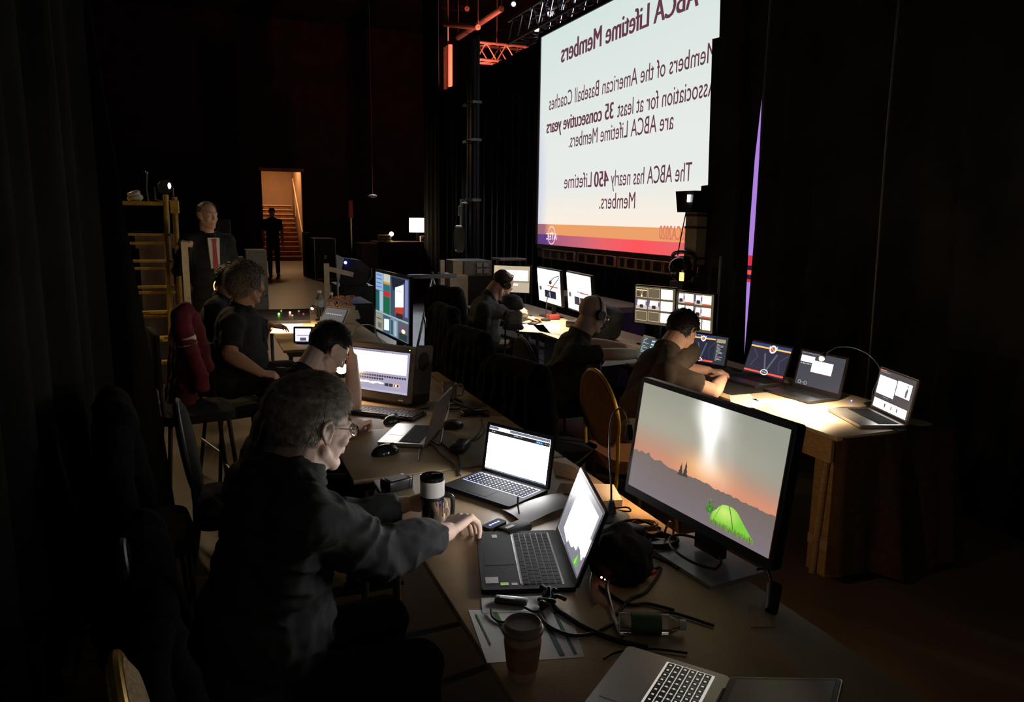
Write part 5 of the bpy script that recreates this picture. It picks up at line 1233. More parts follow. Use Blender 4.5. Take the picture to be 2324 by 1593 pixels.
def h6(b, H, M, s): hair(b, H, M, s, H_SALT, 2500, .012, .0018, lambda q: (q.z > .09 and q.x < .05) or (q.x < .03 and q.z > .035) or (q.x < -.01 and q.z > -.03), flow=(-.3, 0, -.8), lift=.3, seed=9)
M_SUIT = mat('black_suit_wool', (.007, .007, .008), .85, namt=.2)
ti = person('grey-haired man in a dark suit, white shirt and red tie standing by the ladder', J, dict(voxel=.009, shirt=M_SUIT, skin=M_SKIN, feet=(.35, -.94), sleeve='long', fold=.004, hair=h6, brow=H_SALT, head=1.03, belly=1.1,
       handR=((-.7, -.4, .1), (0, -.5, .8), (.2, -.6, .6), (.6, .8, .6)), handL=((0, -.2, -1), (.8, -.3, 0), (-.3, -.9, 0), (.3, .5, .4))))
ff = V((.35, -.94, 0)).normalized(); ll_ = V((-ff.y, ff.x, 0)); Mt = Matrix((ll_, V((0, 0, 1)), ff)).transposed().to_4x4()
b = MB(); b.prism([(-.055, .56), (.055, .56), (.035, .05), (-.025, .05)], .128, .150, Matrix.Translation((0, 0, .955)) @ Mt); b.build('shirt_front', M_PAPER, ti, smooth=False)
b = MB(); b.prism([(-.022, .55), (.022, .55), (.016, .50), (.040, .08), (.01, .02), (-.022, .08), (-.014, .50)], .151, .160, Matrix.Translation((0, 0, .955)) @ Mt); b.build('tie', mat('crimson_tie', (.35, .02, .05), .5), ti, smooth=False)
# ---- silhouette before the stairs
J = stand(at(622, 560, y=22).x, 22.3, (.2, 1), 1.93); J['anL'].y -= .12
person('person in dark clothes walking toward the lit staircase', J, dict(voxel=.014, shirt=M_BLKFAB, skin=M_SKIN, feet=(.2, 1), sleeve='short', fold=0, brow=H_DARK, hair=lambda b, H, M, s: hair(b, H, M, s, H_DARK, 300, .01, .004, lambda q: q.z > .02 and q.x < .05, seed=2),
       handR=((0, .1, -1), (-1, 0, 0), (0, 1, 0), (.3, .4, .3)), handL=((0, .1, -1), (1, 0, 0), (0, 1, 0), (.3, .4, .3))))
# ---- person beyond the headset man, by the bulb
J = dict(head=at(523, 640, y=6.0), F=(.8, .55, -.35), U=(.3, .2, .9), neck=at(505, 680, y=6.0), shR=at(488, 700, y=5.86), elR=at(500, 770, y=5.8), wrR=at(560, 790, y=5.95), shL=at(515, 700, y=6.2), elL=(.25, 6.3, .9), wrL=(.45, 6.3, .86), pelvis=(-.02, 6.02, .52))
legs(J, (1, .2))
person('dark-haired person in black beyond the headset man, lit from behind by the bulb', J, dict(voxel=.009, shirt=M_SHIRTB, skin=M_SKIN, feet=(1, .2), sleeve='long', fold=.005, brow=H_DARK, hair=lambda b, H, M, s: hair(b, H, M, s, H_DARK, 2500, .03, .0022, rg3, seed=12, rad=(.112, .094, .102)),
       handR=((1, .3, 0), (0, 0, 1), (0, 1, 0), (.4, .5, .4)), handL=((1, 0, 0), (0, 0, 1), (0, -1, 0), (.4, .5, .4))))

# ================================================================== CHAIRS
def chair(label, x, y, yaw, m_fab, m_frame=M_GOLD, seat_z=.45, top=.93, group='banquet chairs'):
    """faces local +x; oval padded back"""
    t = thing('banquet_chair', label, 'chair', (x, y, 0), yaw, group)
    b = MB(); b.prism(rrect(.42, .43, .09, 6), seat_z - .05, seat_z + .02); b.build('seat', m_fab, t)
    bh = top - seat_z - .06; zc = top - bh / 2
    TB = Matrix.Translation((-.215, 0, zc)) @ Matrix.Rotation(-.16, 4, 'Y')
    pts = [(math.cos(a) * .20 * (1 - .10 * math.sin(a)), math.sin(a) * bh / 2) for a in [2 * PI * i / 32 for i in range(32)]]
    b = MB(); bm = bmesh.new()
    rings = []
    for off, sc in ((-.022, .90), (-.016, 1), (.012, 1), (.026, .86)): rings.append([bm.verts.new(TB @ V((off, p[0] * sc, p[1] * sc))) for p in pts])
    for A, B in zip(rings, rings[1:]):
        for i in range(32): bm.faces.new((A[i], A[(i + 1) % 32], B[(i + 1) % 32], B[i]))
    bm.faces.new(rings[0][::-1]); bm.faces.new(rings[-1]); b._add(bm); b.build('backrest', m_fab, t)
    b = MB(); b.tube([TB @ V((0, p[0] * 1.04, p[1] * 1.03)) for p in pts + pts[:1]], .011, smooth=False); b.build('back_frame', m_frame, t)
    for sx, sy in ((1, 1), (1, -1), (-1, 1), (-1, -1)):
        b = MB(); b.tube([(sx * .17, sy * .17, seat_z - .04), (sx * .20, sy * .20, 0)] if sx > 0 else [(-.20, sy * .19, seat_z + .18), (-.19, sy * .18, seat_z - .05), (-.25, sy * .20, 0)], .011, smooth=False); b.build('leg', m_frame, t)
    return t
def jacket(label, x, y, yaw, m, top=.95, w=.46, low=.42, sleeves=True, name='jacket', seed=1):
    """coat hung over a chair back; shoulders at the top, falling behind and before"""
    t = thing(name, label, 'jacket', (x, y, 0), yaw); mb = MB(); h = top - low
    mb.cap((-.24, -w / 2 + .05, top - .04), (-.24, w / 2 - .05, top - .04), .065, seg=16)
    for k in range(5):
        yy = (-.5 + k / 4) * (w - .08); mb.cap((-.26, yy, top - .06), (-.31 - .01 * (k % 2), yy * 1.12, low + .03 * (k % 3)), .055, .06 + .012 * (k % 2), 12)
        mb.cap((-.22, yy, top - .06), (-.17, yy * .95, top - .32), .045, .04, 12)
    body = remesh(mb, 'coat_body', .014, m, t, 3, .012, 7, seed=seed)
    if sleeves:
        for s in (-1, 1):
            mb = MB(); mb.tube([(-.25, s * (w / 2 - .02), top - .03), (-.26, s * (w / 2 + .05), top - .16), (-.24, s * (w / 2 + .06), top - .36), (-.20, s * (w / 2 + .03), top - .50)], lambda q: .055 - .012 * q, seg=14)
            remesh(mb, 'sleeve', .012, m, t, 2, .008, 9, seed=s + 3)
    return t
chair('banquet chair with an orange-brown oval back behind the man in brown', 2.17, 3.52, 0, M_FABB)
chair('tan oval-backed banquet chair at the bottom left corner of the picture', .07, 1.37, R_(8), M_FABC, top=.97)
for lab, x, y, yw, g in (('chair under the foreground man in the long dark sleeve', .02, 1.98, .1, 0), ('chair under the man rubbing his forehead', .10, 3.50, 0, 0), ('chair under the bald man with glasses', 2.22, 4.66, 0, 0), ('chair under the man bent over the far lamp-lit table', 2.16, 6.22, 0, 0)):
    chair(lab, x, y, yw, M_BLKFAB, M_DALU, group='black-covered chairs under the seated men')
def stool(label, x, y, yaw, h=.62):
    t = thing('bar_stool', label, 'stool', (x, y, 0), yaw); b = MB(); b.prism(rrect(.38, .38, .06), h - .05, h); b.build('seat', M_BLKFAB, t)
    b = MB(); b.box((-.19, 0, h + .30), (.03, .36, .30), None, .01); b.build('backrest', M_BLKFAB, t)
    for sx, sy in ((1, 1), (1, -1), (-1, 1), (-1, -1)):
        b = MB(); b.cyl((sx * .15, sy * .15, h - .05), (sx * .2, sy * .2, 0), .012, seg=8); b.build('leg', M_DALU, t)
    b = MB()
    for sy in (-1, 1): b.cyl((-.175, sy * .15, h - .04), (-.19, sy * .16, h + .2), .012, seg=8)
    b.cyl((-.18, -.18, .25), (-.18, .18, .25), .009, seg=8); b.cyl((.18, -.18, .25), (.18, .18, .25), .009, seg=8); b.build('frame', M_DALU, t); return t
stool('tall black stool under the man with shaggy hair and headset', .14, 5.16, .3, .50)
stool('tall black stool holding the crimson jacket', -.10, 4.50, R_(10), .66)
M_COAT = mat('black_coat_cloth', (.0065, .0065, .007), .95, nscale=20, namt=.3, spec=.1)
M_MAROON = mat('maroon_jacket_cloth', (.12, .012, .014), .85, nscale=14, namt=.4, bump=.3, bscale=200)
jk = jacket('maroon and crimson jacket with a white sleeve band on a stool at the left', .12, 4.80, R_(10), M_MAROON, top=1.17, w=.34, low=.58, sleeves=False, seed=4)
sp = [at(*q) for q in ()]
mi = (Matrix.Translation(jk.location) @ Matrix.Rotation(R_(10), 4, 'Z')).inverted()
S = [mi @ at(px, py, y=yy) for px, py, yy in ((432, 700, 4.62), (412, 712, 4.58), (412, 745, 4.56), (424, 775, 4.55), (440, 820, 4.55), (455, 860, 4.56), (452, 880, 4.57))]
mb = MB(); mb.tube(S, lambda q: .050 - .006 * math.cos(q * 9), seg=16); remesh(mb, 'sleeve', .009, mat('crimson_cloth', (.15, .010, .022), .85, nscale=25, namt=.2, bump=.3, bscale=200), jk, 3, .008, 9, seed=2)
mb = MB(); q0 = mi @ at(421, 765, y=4.55); q1 = mi @ at(427, 782, y=4.55); mb.cyl(q0, q1, .054, .053, 24); mb.build('white_band', M_WHITE, jk)
for i, (lab, x, y, tp) in enumerate((('black coat on a chair in the dark gap between the tables, nearest the far monitors', 2.0, 5.75, 1.02), ('black coat hung on a chair right behind the bald man', 1.82, 4.62, 1.0), ('black coat on a chair between the white mug and the brown-backed chair', 1.78, 3.75, .96), ('black coat on a chair at the foot of the beige equipment cabinet', 2.55, 7.6, 1.0))):
    chair('dark chair under the ' + ('black coat nearest the far monitors', 'coat behind the bald man', 'coat beyond the white mug', 'coat near the equipment cabinet')[i], x, y, 0.1 * i, M_BLKFAB, M_DALU, group='dark chairs with coats'); jacket(lab, x, y, .1 * i, M_COAT, top=tp, low=.2, w=.5, seed=i + 5)
chair('dark chair carrying the long black coat at the left', -.32, 3.25, .15, M_BLKFAB, M_DALU, group='dark chairs with coats')
jacket('long black coat hung on a chair behind the seated men at the left', -.12, 3.25, .15, M_COAT, top=1.0, low=.1, w=.55, seed=11)
jacket('long black coat hung behind the foreground man in the long dark sleeve', .06, 1.98, .1, M_COAT, top=.90, low=.12, w=.62, seed=13)

# ================================================================== LADDER AND LEFT BACKGROUND
ld = thing('platform_ladder', 'yellow platform ladder standing beyond the black drape at the left', 'ladder', (-.55, 8.1, 0))
def L_(p): return V(p) - V((-.55, 8.1, 0))
for (a, e, yy, y2) in (((376, 442), (386, 705), 8.0, 7.9), ((396, 448), (409, 695), 8.35, 8.5)):
    p = at(*a, y=yy); q = at(*e, y=y2); q = q + (q - p) * ((q.z) / (p.z - q.z)) ; b = MB(); b.cyl(L_(p), L_(q), .026, seg=10); b.build('rail', M_YELLOW, ld)
for x in (-1.0,):
    for yy in (8.0, 8.4): b = MB(); b.cyl(L_((x, yy, 1.9)), L_((x - .05, yy, 0)), .026, seg=10); b.build('rail', M_YELLOW, ld)
b = MB(); z = at(376, 462, y=8).z; b.box(L_((-.68, 8.2, z)), (.72, .42, .035)); b.box(L_((-.25, 8.18, z - .03)), (.07, .40, .12)); b.build('platform', M_YELLOW, ld, smooth=False)
for k, py in enumerate((532, 592, 650, 707, 765, 820)):
    b = MB(); z = at(378, py, y=7.96).z; b.box(L_((-.66, 7.95, z)), (.74, .09, .022)); b.box(L_((-.66, 8.42, z - .10)), (.72, .025, .025)); b.build('step', M_YELLOW, ld, smooth=False)
bx = thing('tool_box', 'flat box of tools hanging behind the ladder rungs', 'box', (-.55, 8.62, .0)); b = MB(); b.box((.08, 0, 1.45), (.36, .12, .14)); b.box((.08, 0, .7), (.3, .1, 1.4)); b.build('case', M_CASE, bx, smooth=False)
pz = at(376, 462, y=8).z + .02
sl = thing('par_light', 'small spotlight with its bright reflection painted as a glowing lens on top of the ladder platform', 'spotlight', (at(372, 430, y=8.15).x, 8.15, pz))
b = MB(); b.cyl((0, .09, .14), (.02, -.06, .14), .062, .066, 20); b.build('body', M_SATIN, sl)
b = MB(); b.tube([(-.08, 0, .14), (-.08, 0, .02), (0, 0, 0), (.08, 0, .02), (.08, 0, .14)], .008, smooth=False); b.build('yoke', M_STEEL, sl)
b = MB(); b.ell((.052, -.055, .15), (.015, .01, .03)); b.build('lens', emit('cool_lens_glow', (.75, .75, 1), 3), sl)  # glow stands in for the bright reflection on the spotlight
b = MB(); b.tube([(-.14, 0, 0), (-.15, 0, .12), (-.14, 0, .26)], .007); b.ell((-.14, 0, .27), .014); b.build('clamp_arm', M_STEEL, sl)
rg_ = MB(); q = V((at(312, 450, y=8.1).x, 8.1, pz + .05)); rr = MB()
for k in range(5): rr.ell(q + V((rnd.uniform(-.04, .04), rnd.uniform(-.04, .04), rnd.uniform(-.02, .03))), (.05, .04, .04))
tag(remesh(rr, 'crumpled_rag', .01, M_WHITE, None, 2, .012, 14), 'crumpled white rag at the left end of the ladder platform', 'rag')
p = at(418, 548, y=7.52); pt = thing('cream_post', 'cream board standing on end beside the ladder, under the hand of the suited man', 'post', (p.x, 7.52, 0)); b = MB(); b.box((0, 0, p.z / 2), (.055, .10, p.z)); b.build('board', M_WHITE if False else mat('cream_paint', (.55, .46, .34), .6), pt, smooth=False)
def boxthing(name, label, cat, px0, py0, px1, py1, y, depth, m, to_floor=False, bevel=.006, lines=0):
    a = at(px0, py0, y=y); c = at(px1, py1, y=y); z0 = 0 if to_floor else min(a.z, c.z); z1 = a.z; t = thing(name, label, cat, ((a.x + c.x) / 2, y + depth / 2, z0)); w_ = abs(c.x - a.x); h = z1 - z0
    b = MB(); b.box((0, 0, h / 2), (w_, depth, h), None, bevel); b.build('body', m, t, smooth=False)
    if lines:
        b = MB()
        for sx in (-1, 1): b.box((sx * (w_ / 2), -depth / 2, h / 2), (.02, .02, h))
        for z in (0.01, h): b.box((0, -depth / 2, z), (w_, .02, .02))
        b.build('edging', M_STEEL, t, smooth=False)
        b = MB(); b.box((0, -depth / 2 - .01, h * .55), (.07, .02, .10)); b.build('latch', M_WHITE, t, smooth=False)
    return t
boxthing('white_case', 'white case with a lit top beside the silhouette person', 'case', 557, 568, 608, 640, 12.0, .5, mat('cream_paint', (.55, .46, .34), .6), True)
boxthing('equipment_case', 'low pale case left of the white case', 'case', 508, 585, 556, 640, 11.6, .5, M_CASE, True)
boxthing('road_case', 'dark road case with steel edging to the right of the stair rail', 'case', 713, 541, 762, 590, 21, .9, mat('dark_brown_case', (.012, .008, .006), .5), True, lines=1)
boxthing('bagged_bin', 'pale sack on a bin between the stair rail and the dark road case', 'bin', 690, 527, 706, 590, 22, .5, mat('dull_sack', (.05, .035, .02), .8), True)
boxthing('brown_case', 'red-brown case before the far console', 'case', 820, 552, 858, 579, 15.4, .6, mat('red_brown_case', (.15, .055, .04), .6), True)
boxthing('amplifier', 'small amplifier with two lit strips behind the suited man', 'amplifier', 488, 498, 524, 538, 13, .4, M_SATIN, True)
dk = boxthing('console_desk', 'dark-skirted far desk under the glowing computer screen', 'desk', 858, 549, 976, 590, 15.6, .9, mat('maroon_skirt', (.045, .015, .012), .8), True)
fm = monitor('far glowing white computer screen on the dark-skirted desk', (at(948, 511, y=16).x, 16.0, at(948, 511, y=16).z), R_(-12), .36, .30, R_(3), lambda c: c.rect(0, 0, 1, 1, (9, 9, 10), 0), table=at(940, 549, y=16).z)
p = at(887, 547, y=16); cl = thing('console_lamp', 'small glowing lamp among dials on the far desk', 'lamp', p)
b = MB(); b.lathe([(.05, 0), (.05, .01), (.01, .02), (.01, .12)]); b.tube([(0, 0, .12), (0, -.02, .2), (.0, -.06, .18)], .008); b.build('stem', M_STEEL, cl); b = MB(); b.ell((0, -.06, .15), .045); b.build('bulb', emit('warm_bulb_glow', (1, .8, .5), 40), cl)
for i, (px, lab) in enumerate(((866, 'leftmost lit drawer rack on the far desk'), (880, 'lit drawer rack under the far desk lamp'), (962, 'pale open shelf under the glowing far screen'))):
    a = at(px - 6, 534 if i < 2 else 536, y=15.8); c = at(px + 6, 548, y=15.8); t = thing('desk_rack', lab, 'rack', ((a.x + c.x) / 2, 15.85, c.z)); b = MB(); w_ = c.x - a.x; h = a.z - c.z
    for z in (0, .5, 1): b.box((0, 0, h * z), (w_, .12, .012))
    for sx in (-.5, 0, .5): b.box((w_ * sx, 0, h / 2), (.012, .12, h))
    b.build('frame', M_BEIGE, t, smooth=False)
pl = thing('banner_pole', 'slim pole with a dull red upper half left of the far desk', 'pole', (at(797, 520, y=17).x, 17, 0)); b = MB(); b.box((0, 0, .9), (.03, .03, 1.8)); b.build('pole', M_STEEL, pl, smooth=False)
b = MB(); b.box((0, -.01, at(797, 475, y=17).z), (.09, .04, .38)); b.build('red_sleeve', mat('dull_red_cloth', (.2, .03, .035), .8), pl, smooth=False)
b = MB(); p = at(846, 445, y=24); b.ell(p, (.14, .1, .05)); b.cyl(p, p + V((0, 0, .9)), .01); b.cyl(p + V((0, 0, .9)), V((p.x, p.y, 8.5)), .004, seg=6); tag(b.build('hanging_lamp_shade', M_BEIGE), 'small tan lamp shade hanging in the dark above the far desk', 'lamp shade')
# polished low platform in front of the console
b = MB(); b.box((6.0, 23.6, .04), (3.6, 4.2, .08)); tag(b.build('stage_platform', mat('polished_grey_vinyl', (.30, .31, .33), .3, nscale=4, namt=.1), smooth=False), 'low polished grey stage floor lit in front of the far desk', 'stage')
q = [at(px, py, z=0) for px, py in ((925, 632), (985, 632), (985, 860), (935, 870))]; b = MB(); b.prism([(p.x, p.y) for p in q], 0, .02); tag(b.build('lit_floor_sheet', mat('lit_floor_grey', (.36, .38, .40), .45, nscale=5, namt=.12), smooth=False), 'grey sheet painting the lit floor that runs back right of the television', 'lit floor')  # paler sheet puts the bluish light on the floor into colour
# stage monitor wedge with blue light
wd_ = thing('floor_speaker', 'black stage speaker with a blue light beside the pale flag panel', 'speaker', (at(803, 640, y=9.5).x, 9.5, 0)); zt = at(800, 585, y=9.5).z; zb_ = at(800, 643, y=9.5).z
b = MB(); b.prism([(-.16, zb_), (.12, zb_), (.17, zt - .12), (.05, zt - .02), (-.14, zt)], -.2, .2, Matrix(((1, 0, 0, 0), (0, 0, 1, 0), (0, 1, 0, 0), (0, 0, 0, 1)))); b.build('cabinet', M_SATIN, wd_, smooth=False)
b = MB(); b.ell(wd_.location * -1 + at(784, 596, y=9.28), .018); b.build('blue_light', emit('blue_led_far', (.06, .06, 1), 25), wd_)
b = MB(); b.tube([(.185, -.2, zt - .12), (.19, -.2, zt - .22), (.13, -.2, zb_ + .02)], .007, smooth=False); b.build('edge_trim', M_STEEL, wd_)
b = MB(); b.box((0, 0, zb_ / 2), (.3, .3, zb_)); b.build('stand', M_BLACK, wd_, smooth=False)
fp = MB(); A = [at(px, py, y=9.0) for px, py in ((762, 577), (781, 585), (769, 640), (766, 640))]; fp.prism([(p.x, p.z) for p in A], 8.99, 9.01, Matrix(((1, 0, 0, 0), (0, 0, 1, 0), (0, 1, 0, 0), (0, 0, 0, 1)))); fp.cyl((A[3].x, 9, A[3].z), (A[3].x, 9, 0), .012, seg=8)
tag(fp.build('flag_panel', mat('pale_blue_panel', (.42, .46, .5), .6), smooth=False), 'narrow pale triangular flag panel left of the blue-lit speaker', 'flag')
fr = thing('easel_frame', 'cream upright frame post beyond the control-panel table', 'frame', (at(742, 640, y=8).x, 8.0, 0)); zt = at(740, 598, y=8).z
b = MB(); b.box((0, 0, zt / 2), (.05, .04, zt)); b.box((.15, .06, zt - .09), (.28, .02, .05), Matrix.Rotation(.25, 3, 'Y')); b.box((.16, .0, .35), (.012, .012, .7)); b.build('frame', mat('cream_paint', (.55, .46, .34), .6), fr, smooth=False)
for i, (px0, py0, px1, yy, lab) in enumerate(((770, 650, 850, 9.9, 'long low black case standing left of the television'), (775, 690, 848, 7.9, 'black flight case on the floor just left of the television screen'))):
    boxthing('black_flight_case', lab, 'case', px0, py0, px1, py0 + 60, yy, .7, mat('black_case_laminate', (.03, .03, .03), .45), True)

# control-panel table
p = at(645, 720, z=.80); cp = thing('control_panel', 'sloping black control panel with small coloured lights on the far left table', 'control panel', (p.x - .02, 7.28, TZ), R_(-6))
b = MB(); b.prism([(-.15, 0), (.15, 0), (.15, .10), (-.15, .03)], -.26, .26, Matrix(((0, 0, 1, 0), (1, 0, 0, 0), (0, 1, 0, 0), (0, 0, 0, 1)))); b.build('case', M_SATIN, cp, smooth=False)
for i, (x, y, mm) in enumerate(((-.02, 0, emit('green_led', (.2, 1, .1), 4)), (.08, .03, emit('red_led', (1, .35, .25), 6)), (.16, .06, M_WHITE), (.10, -.05, M_BEIGE), (.0, .08, M_WHITE), (.2, -.02, M_RED))):
    b = MB(); b.ell((x, y, .068 + (y) * .23 + .006), .010); b.build('button', mm, cp)
sheet_thing('lit_papers', 'bright lamp-lit papers before the control panel', 'paper', [Zp(612, 757), Zp(676, 757), Zp(688, 735), Zp(630, 735)], M_PAPER, .002)
rl_ = thing('reading_lamp', 'small reading lamp leaning over the bright papers', 'lamp', (.98, 7.28, TZ)); b = MB(); b.lathe([(.04, 0), (.04, .01), (.01, .02)]); b.tube([(0, 0, .02), (.01, 0, .07), (-.01, -.02, .13), (-.06, -.06, .14)], .004); b.build('arm', M_BLACK, rl_)
b = MB(); b.cyl((-.06, -.06, .145), (-.075, -.075, .125), .012, .020, 16); b.build('shade', M_BLACK, rl_); b = MB(); b.ell((-.073, -.073, .125), .014); b.build('bulb', emit('warm_bulb_glow', (1, .8, .5), 40), rl_)
laptop('silver laptop on the far left table, right of the bright papers', (.97, 6.62, TZ), R_(-60), .32, .22, .28, .17, R_(30), lambda c: (c.rect(0, 0, 1, 1, (.10, .10, .11), 0), c.words(.1, .3, .9, .05, (.5, .5, .5), 1, 1)), M_ALU, M_KEY)
monitor('small low monitor with a violet-white picture behind the bowed head', tuple(at(688, 760, y=5.95)), R_(-20), .12, .10, R_(5), lambda c: (c.rect(0, 0, 1, 1, (1.0, .95, 1.3), 0), c.rect(.1, .5, .9, .55, (.2, .2, .3), 1), c.rect(.3, .7, .7, .95, (.1, .1, .15), 1)), base=(.1, .1))
def bottle(label, x, y, z=TZ, r=.032, h=.2, group=None):
    t = thing('water_bottle', label, 'bottle', (x, y, z), 0, group); b = MB(); b.lathe([(r * .9, 0), (r, .01), (r * .94, h * .3), (r, h * .35), (r, h * .65), (r * .4, h * .86), (r * .4, h * .92)], seg=20); b.build('bottle', M_GLASS, t)
    b = MB(); b.lathe([(r * 1.01, h * .38), (r * 1.01, h * .62)], seg=20); b.build('label', mat('pale_blue_label', (.4, .5, .6), .5), t); b = MB(); b.cyl((0, 0, h * .91), (0, 0, h), r * .45, seg=14); b.build('cap', M_WHITE, t)
q = at(700, 700, z=.76); bottle('clear water bottle at the far end of the control-panel table, left one', 1.02, 7.52, h=.26, r=.045); bottle('clear water bottle right beside its twin by the cable box', 1.13, 7.50, h=.24, r=.04)
q = at(812, 775, y=4.45); bottle('water bottle behind the all-in-one computer', q.x, 4.45, h=.20)
wb_ = thing('cable_box', 'beige box of wires and connectors on the edge of the control-panel table', 'box', (1.20, 7.1, TZ)); b = MB(); b.box((0, 0, .08), (.14, .22, .16)); b.build('box', M_BEIGE, wb_, smooth=False)
b = MB()
for k in range(6): b.tube([(rnd.uniform(-.06, .06), rnd.uniform(-.1, .1), .16), (rnd.uniform(-.1, .1), rnd.uniform(-.1, .1), .24), (rnd.uniform(-.2, .1), rnd.uniform(-.1, .1), .2), (-.08, rnd.uniform(-.1, .1), .1)], .006)
b.build('wires', mat('orange_wire', (.5, .2, .08), .5), wb_); b = MB()
for k in range(5): b.box((.09, -.08 + k * .04, .05 + .02 * (k % 3)), (.05, .025, .03))
b.build('connectors', M_BEIGE, wb_, smooth=False)
bl = thing('bulb_lamp', 'bare glowing bulb lamp behind the headset man, low wire cage', 'lamp', (at(500, 655, y=6.65).x, 6.65, at(500, 655, y=6.65).z))
b = MB(); b.ell((0, 0, 0), (.022, .022, .03)); b.build('bulb', emit('warm_bulb_glow', (1, .8, .5), 40), bl)
b = MB()
for s in (-1, 1): b.tube([(0, 0, .12), (s * .05, 0, .03), (s * .03, 0, -.04)], .004); b.tube([(0, 0, .12), (0, s * .05, .03), (0, s * .03, -.04)], .004)
b.cyl((0, 0, -.04), (0, 0, -bl.location.z), .008, seg=8); b.build('cage', M_GOLD, bl)
# lamp behind the man rubbing his forehead, with arching neck
sm = thing('gooseneck_lamp', 'gooseneck lamp arching behind the bowed head toward the all-in-one computer', 'lamp', (1.06, 4.38, TZ))
def G(px, py, y): return at(px, py, y=y) - V((1.06, 4.38, TZ))
b = MB(); b.lathe([(.04, 0), (.04, .006), (.008, .014)]); b.tube([(0, 0, .01), (0, 0, .1), G(858, 765, 4.38), G(852, 745, 4.36), G(835, 737, 4.33), G(812, 742, 4.25), G(795, 770, 4.15), G(780, 815, 4.05)], .005); b.build('neck', M_STEEL, sm)
b = MB(); e = G(775, 832, 4.03); b.cyl(e + V((0, 0, .05)), e, .012, .022, 16); b.build('lamp_head', M_BLACK, sm); b = MB(); b.ell(e + V((0, 0, -.01)), (.03, .025, .03)); b.build('bulb', emit('warm_bulb_glow', (1, .8, .5), 40), sm)

# ================================================================== RIGHT BACKGROUND
boxthing('wall_box', 'small beige equipment case on top of the rack beside the lift tower', 'case', 1028, 591, 1050, 621, 8.9, .3, M_BEIGE)
cab = boxthing('cabinet', 'tall beige equipment cabinet left of the bent-over operator', 'cabinet', 1021, 625, 1062, 700, 8.6, .5, M_BEIGE, True)
for k, (px, py) in enumerate(((1037, 678), (1045, 681))):
    q = at(px, py, y=8.59) - cab.location; b = MB(); b.box(q, (.02, .02, .08)); b.build('handle', M_WHITE, cab, smooth=False)
rk = boxthing('rack_unit', 'grey rack unit with blank pale panels behind the bent-over operator', 'rack', 1054, 592, 1116, 624, 9.0, .5, M_CASE)
a = at(1082, 598, y=8.99); rkx = rk.location; b = MB()
for px, py in ((1088, 601), (1103, 601), (1088, 615), (1104, 615)): q = at(px, py, y=8.985) - rkx; b.box(q, (.07, .01, .055))
b.build('panels', mat('pale_grey_panel', (.34, .33, .31), .5), rk, smooth=False)
boxthing('rack_cabinet', 'dark cabinet carrying the grey rack unit', 'cabinet', 1054, 625, 1116, 700, 9.0, .5, M_SATIN, True)
shf = boxthing('rack_shelf', 'grey metal shelf edge above the beige-lit monitor', 'shelf', 1135, 587, 1195, 592, 8.9, .3, M_STEEL); b = MB()
for sx in (-.15, .15): b.cyl((sx, 0, 0), (sx, 0, -shf.location.z), .012, seg=8)
b.build('uprights', M_STEEL, shf)
for px, lab, y0 in ((1003, 'cream upright post left of the beige cabinet', 590),):
    q = at(px, y0, y=8.4); t = thing('cream_post', lab, 'post', (q.x, 8.4, 0)); b = MB(); b.box((0, 0, q.z / 2), (.05, .05, q.z)); b.build('board', mat('cream_paint', (.55, .46, .34), .6), t, smooth=False)
q0 = at(925, 628, y=8.2); q1 = at(1035, 628, y=8.2); t = thing('camera_crane_arm', 'black horizontal arm on a tripod crossing before the cream post', 'arm', (q0.x, 8.2, 0)); b = MB(); b.box(((q1.x - q0.x) / 2, 0, q0.z), (q1.x - q0.x, .05, .045)); b.cyl(((q1.x - q0.x) * .5, 0, q0.z), ((q1.x - q0.x) * .5, 0, q0.z + .05), .02); b.build('arm', M_SATIN, t, smooth=False)
b = MB()
for dx, dy in ((-.3, -.2), (.25, -.25), (0, .3)): b.cyl(((q1.x - q0.x) * .5, 0, q0.z), ((q1.x - q0.x) * .5 + dx, dy, 0), .014, seg=8)
b.build('tripod', M_STEEL, t)
# strap-hung kit at the elbow of the far operator
q = at(1160, 690, y=5.9); t = thing('kit_stand', 'steel-legged stand with a grey cap and folded straps, right of the bent-over operator', 'stand', (q.x, 5.9, 0))
mb = MB(); mb.ell((0, 0, q.z + .03), (.09, .07, .05)); mb.ell((.03, -.03, q.z - .01), (.07, .06, .04)); remesh(mb, 'cap', .01, mat('slate_cloth', (.07, .075, .085), .85, bump=.3), t, 2, .014, 12)
mb = MB(); mb.box((.02, 0, q.z - .13), (.15, .10, .14), None, .03); mb.box((.02, 0, q.z - .20), (.16, .11, .03), None, .01); remesh(mb, 'straps', .01, mat('grey_webbing', (.16, .16, .17), .8), t, 1, .01, 16)
b = MB()
for dx, dy in ((-.05, 0), (.08, .02)): b.cyl((dx, dy, q.z - .18), (dx, dy, 0), .008, seg=8)
b.build('legs', M_CHROME, t)
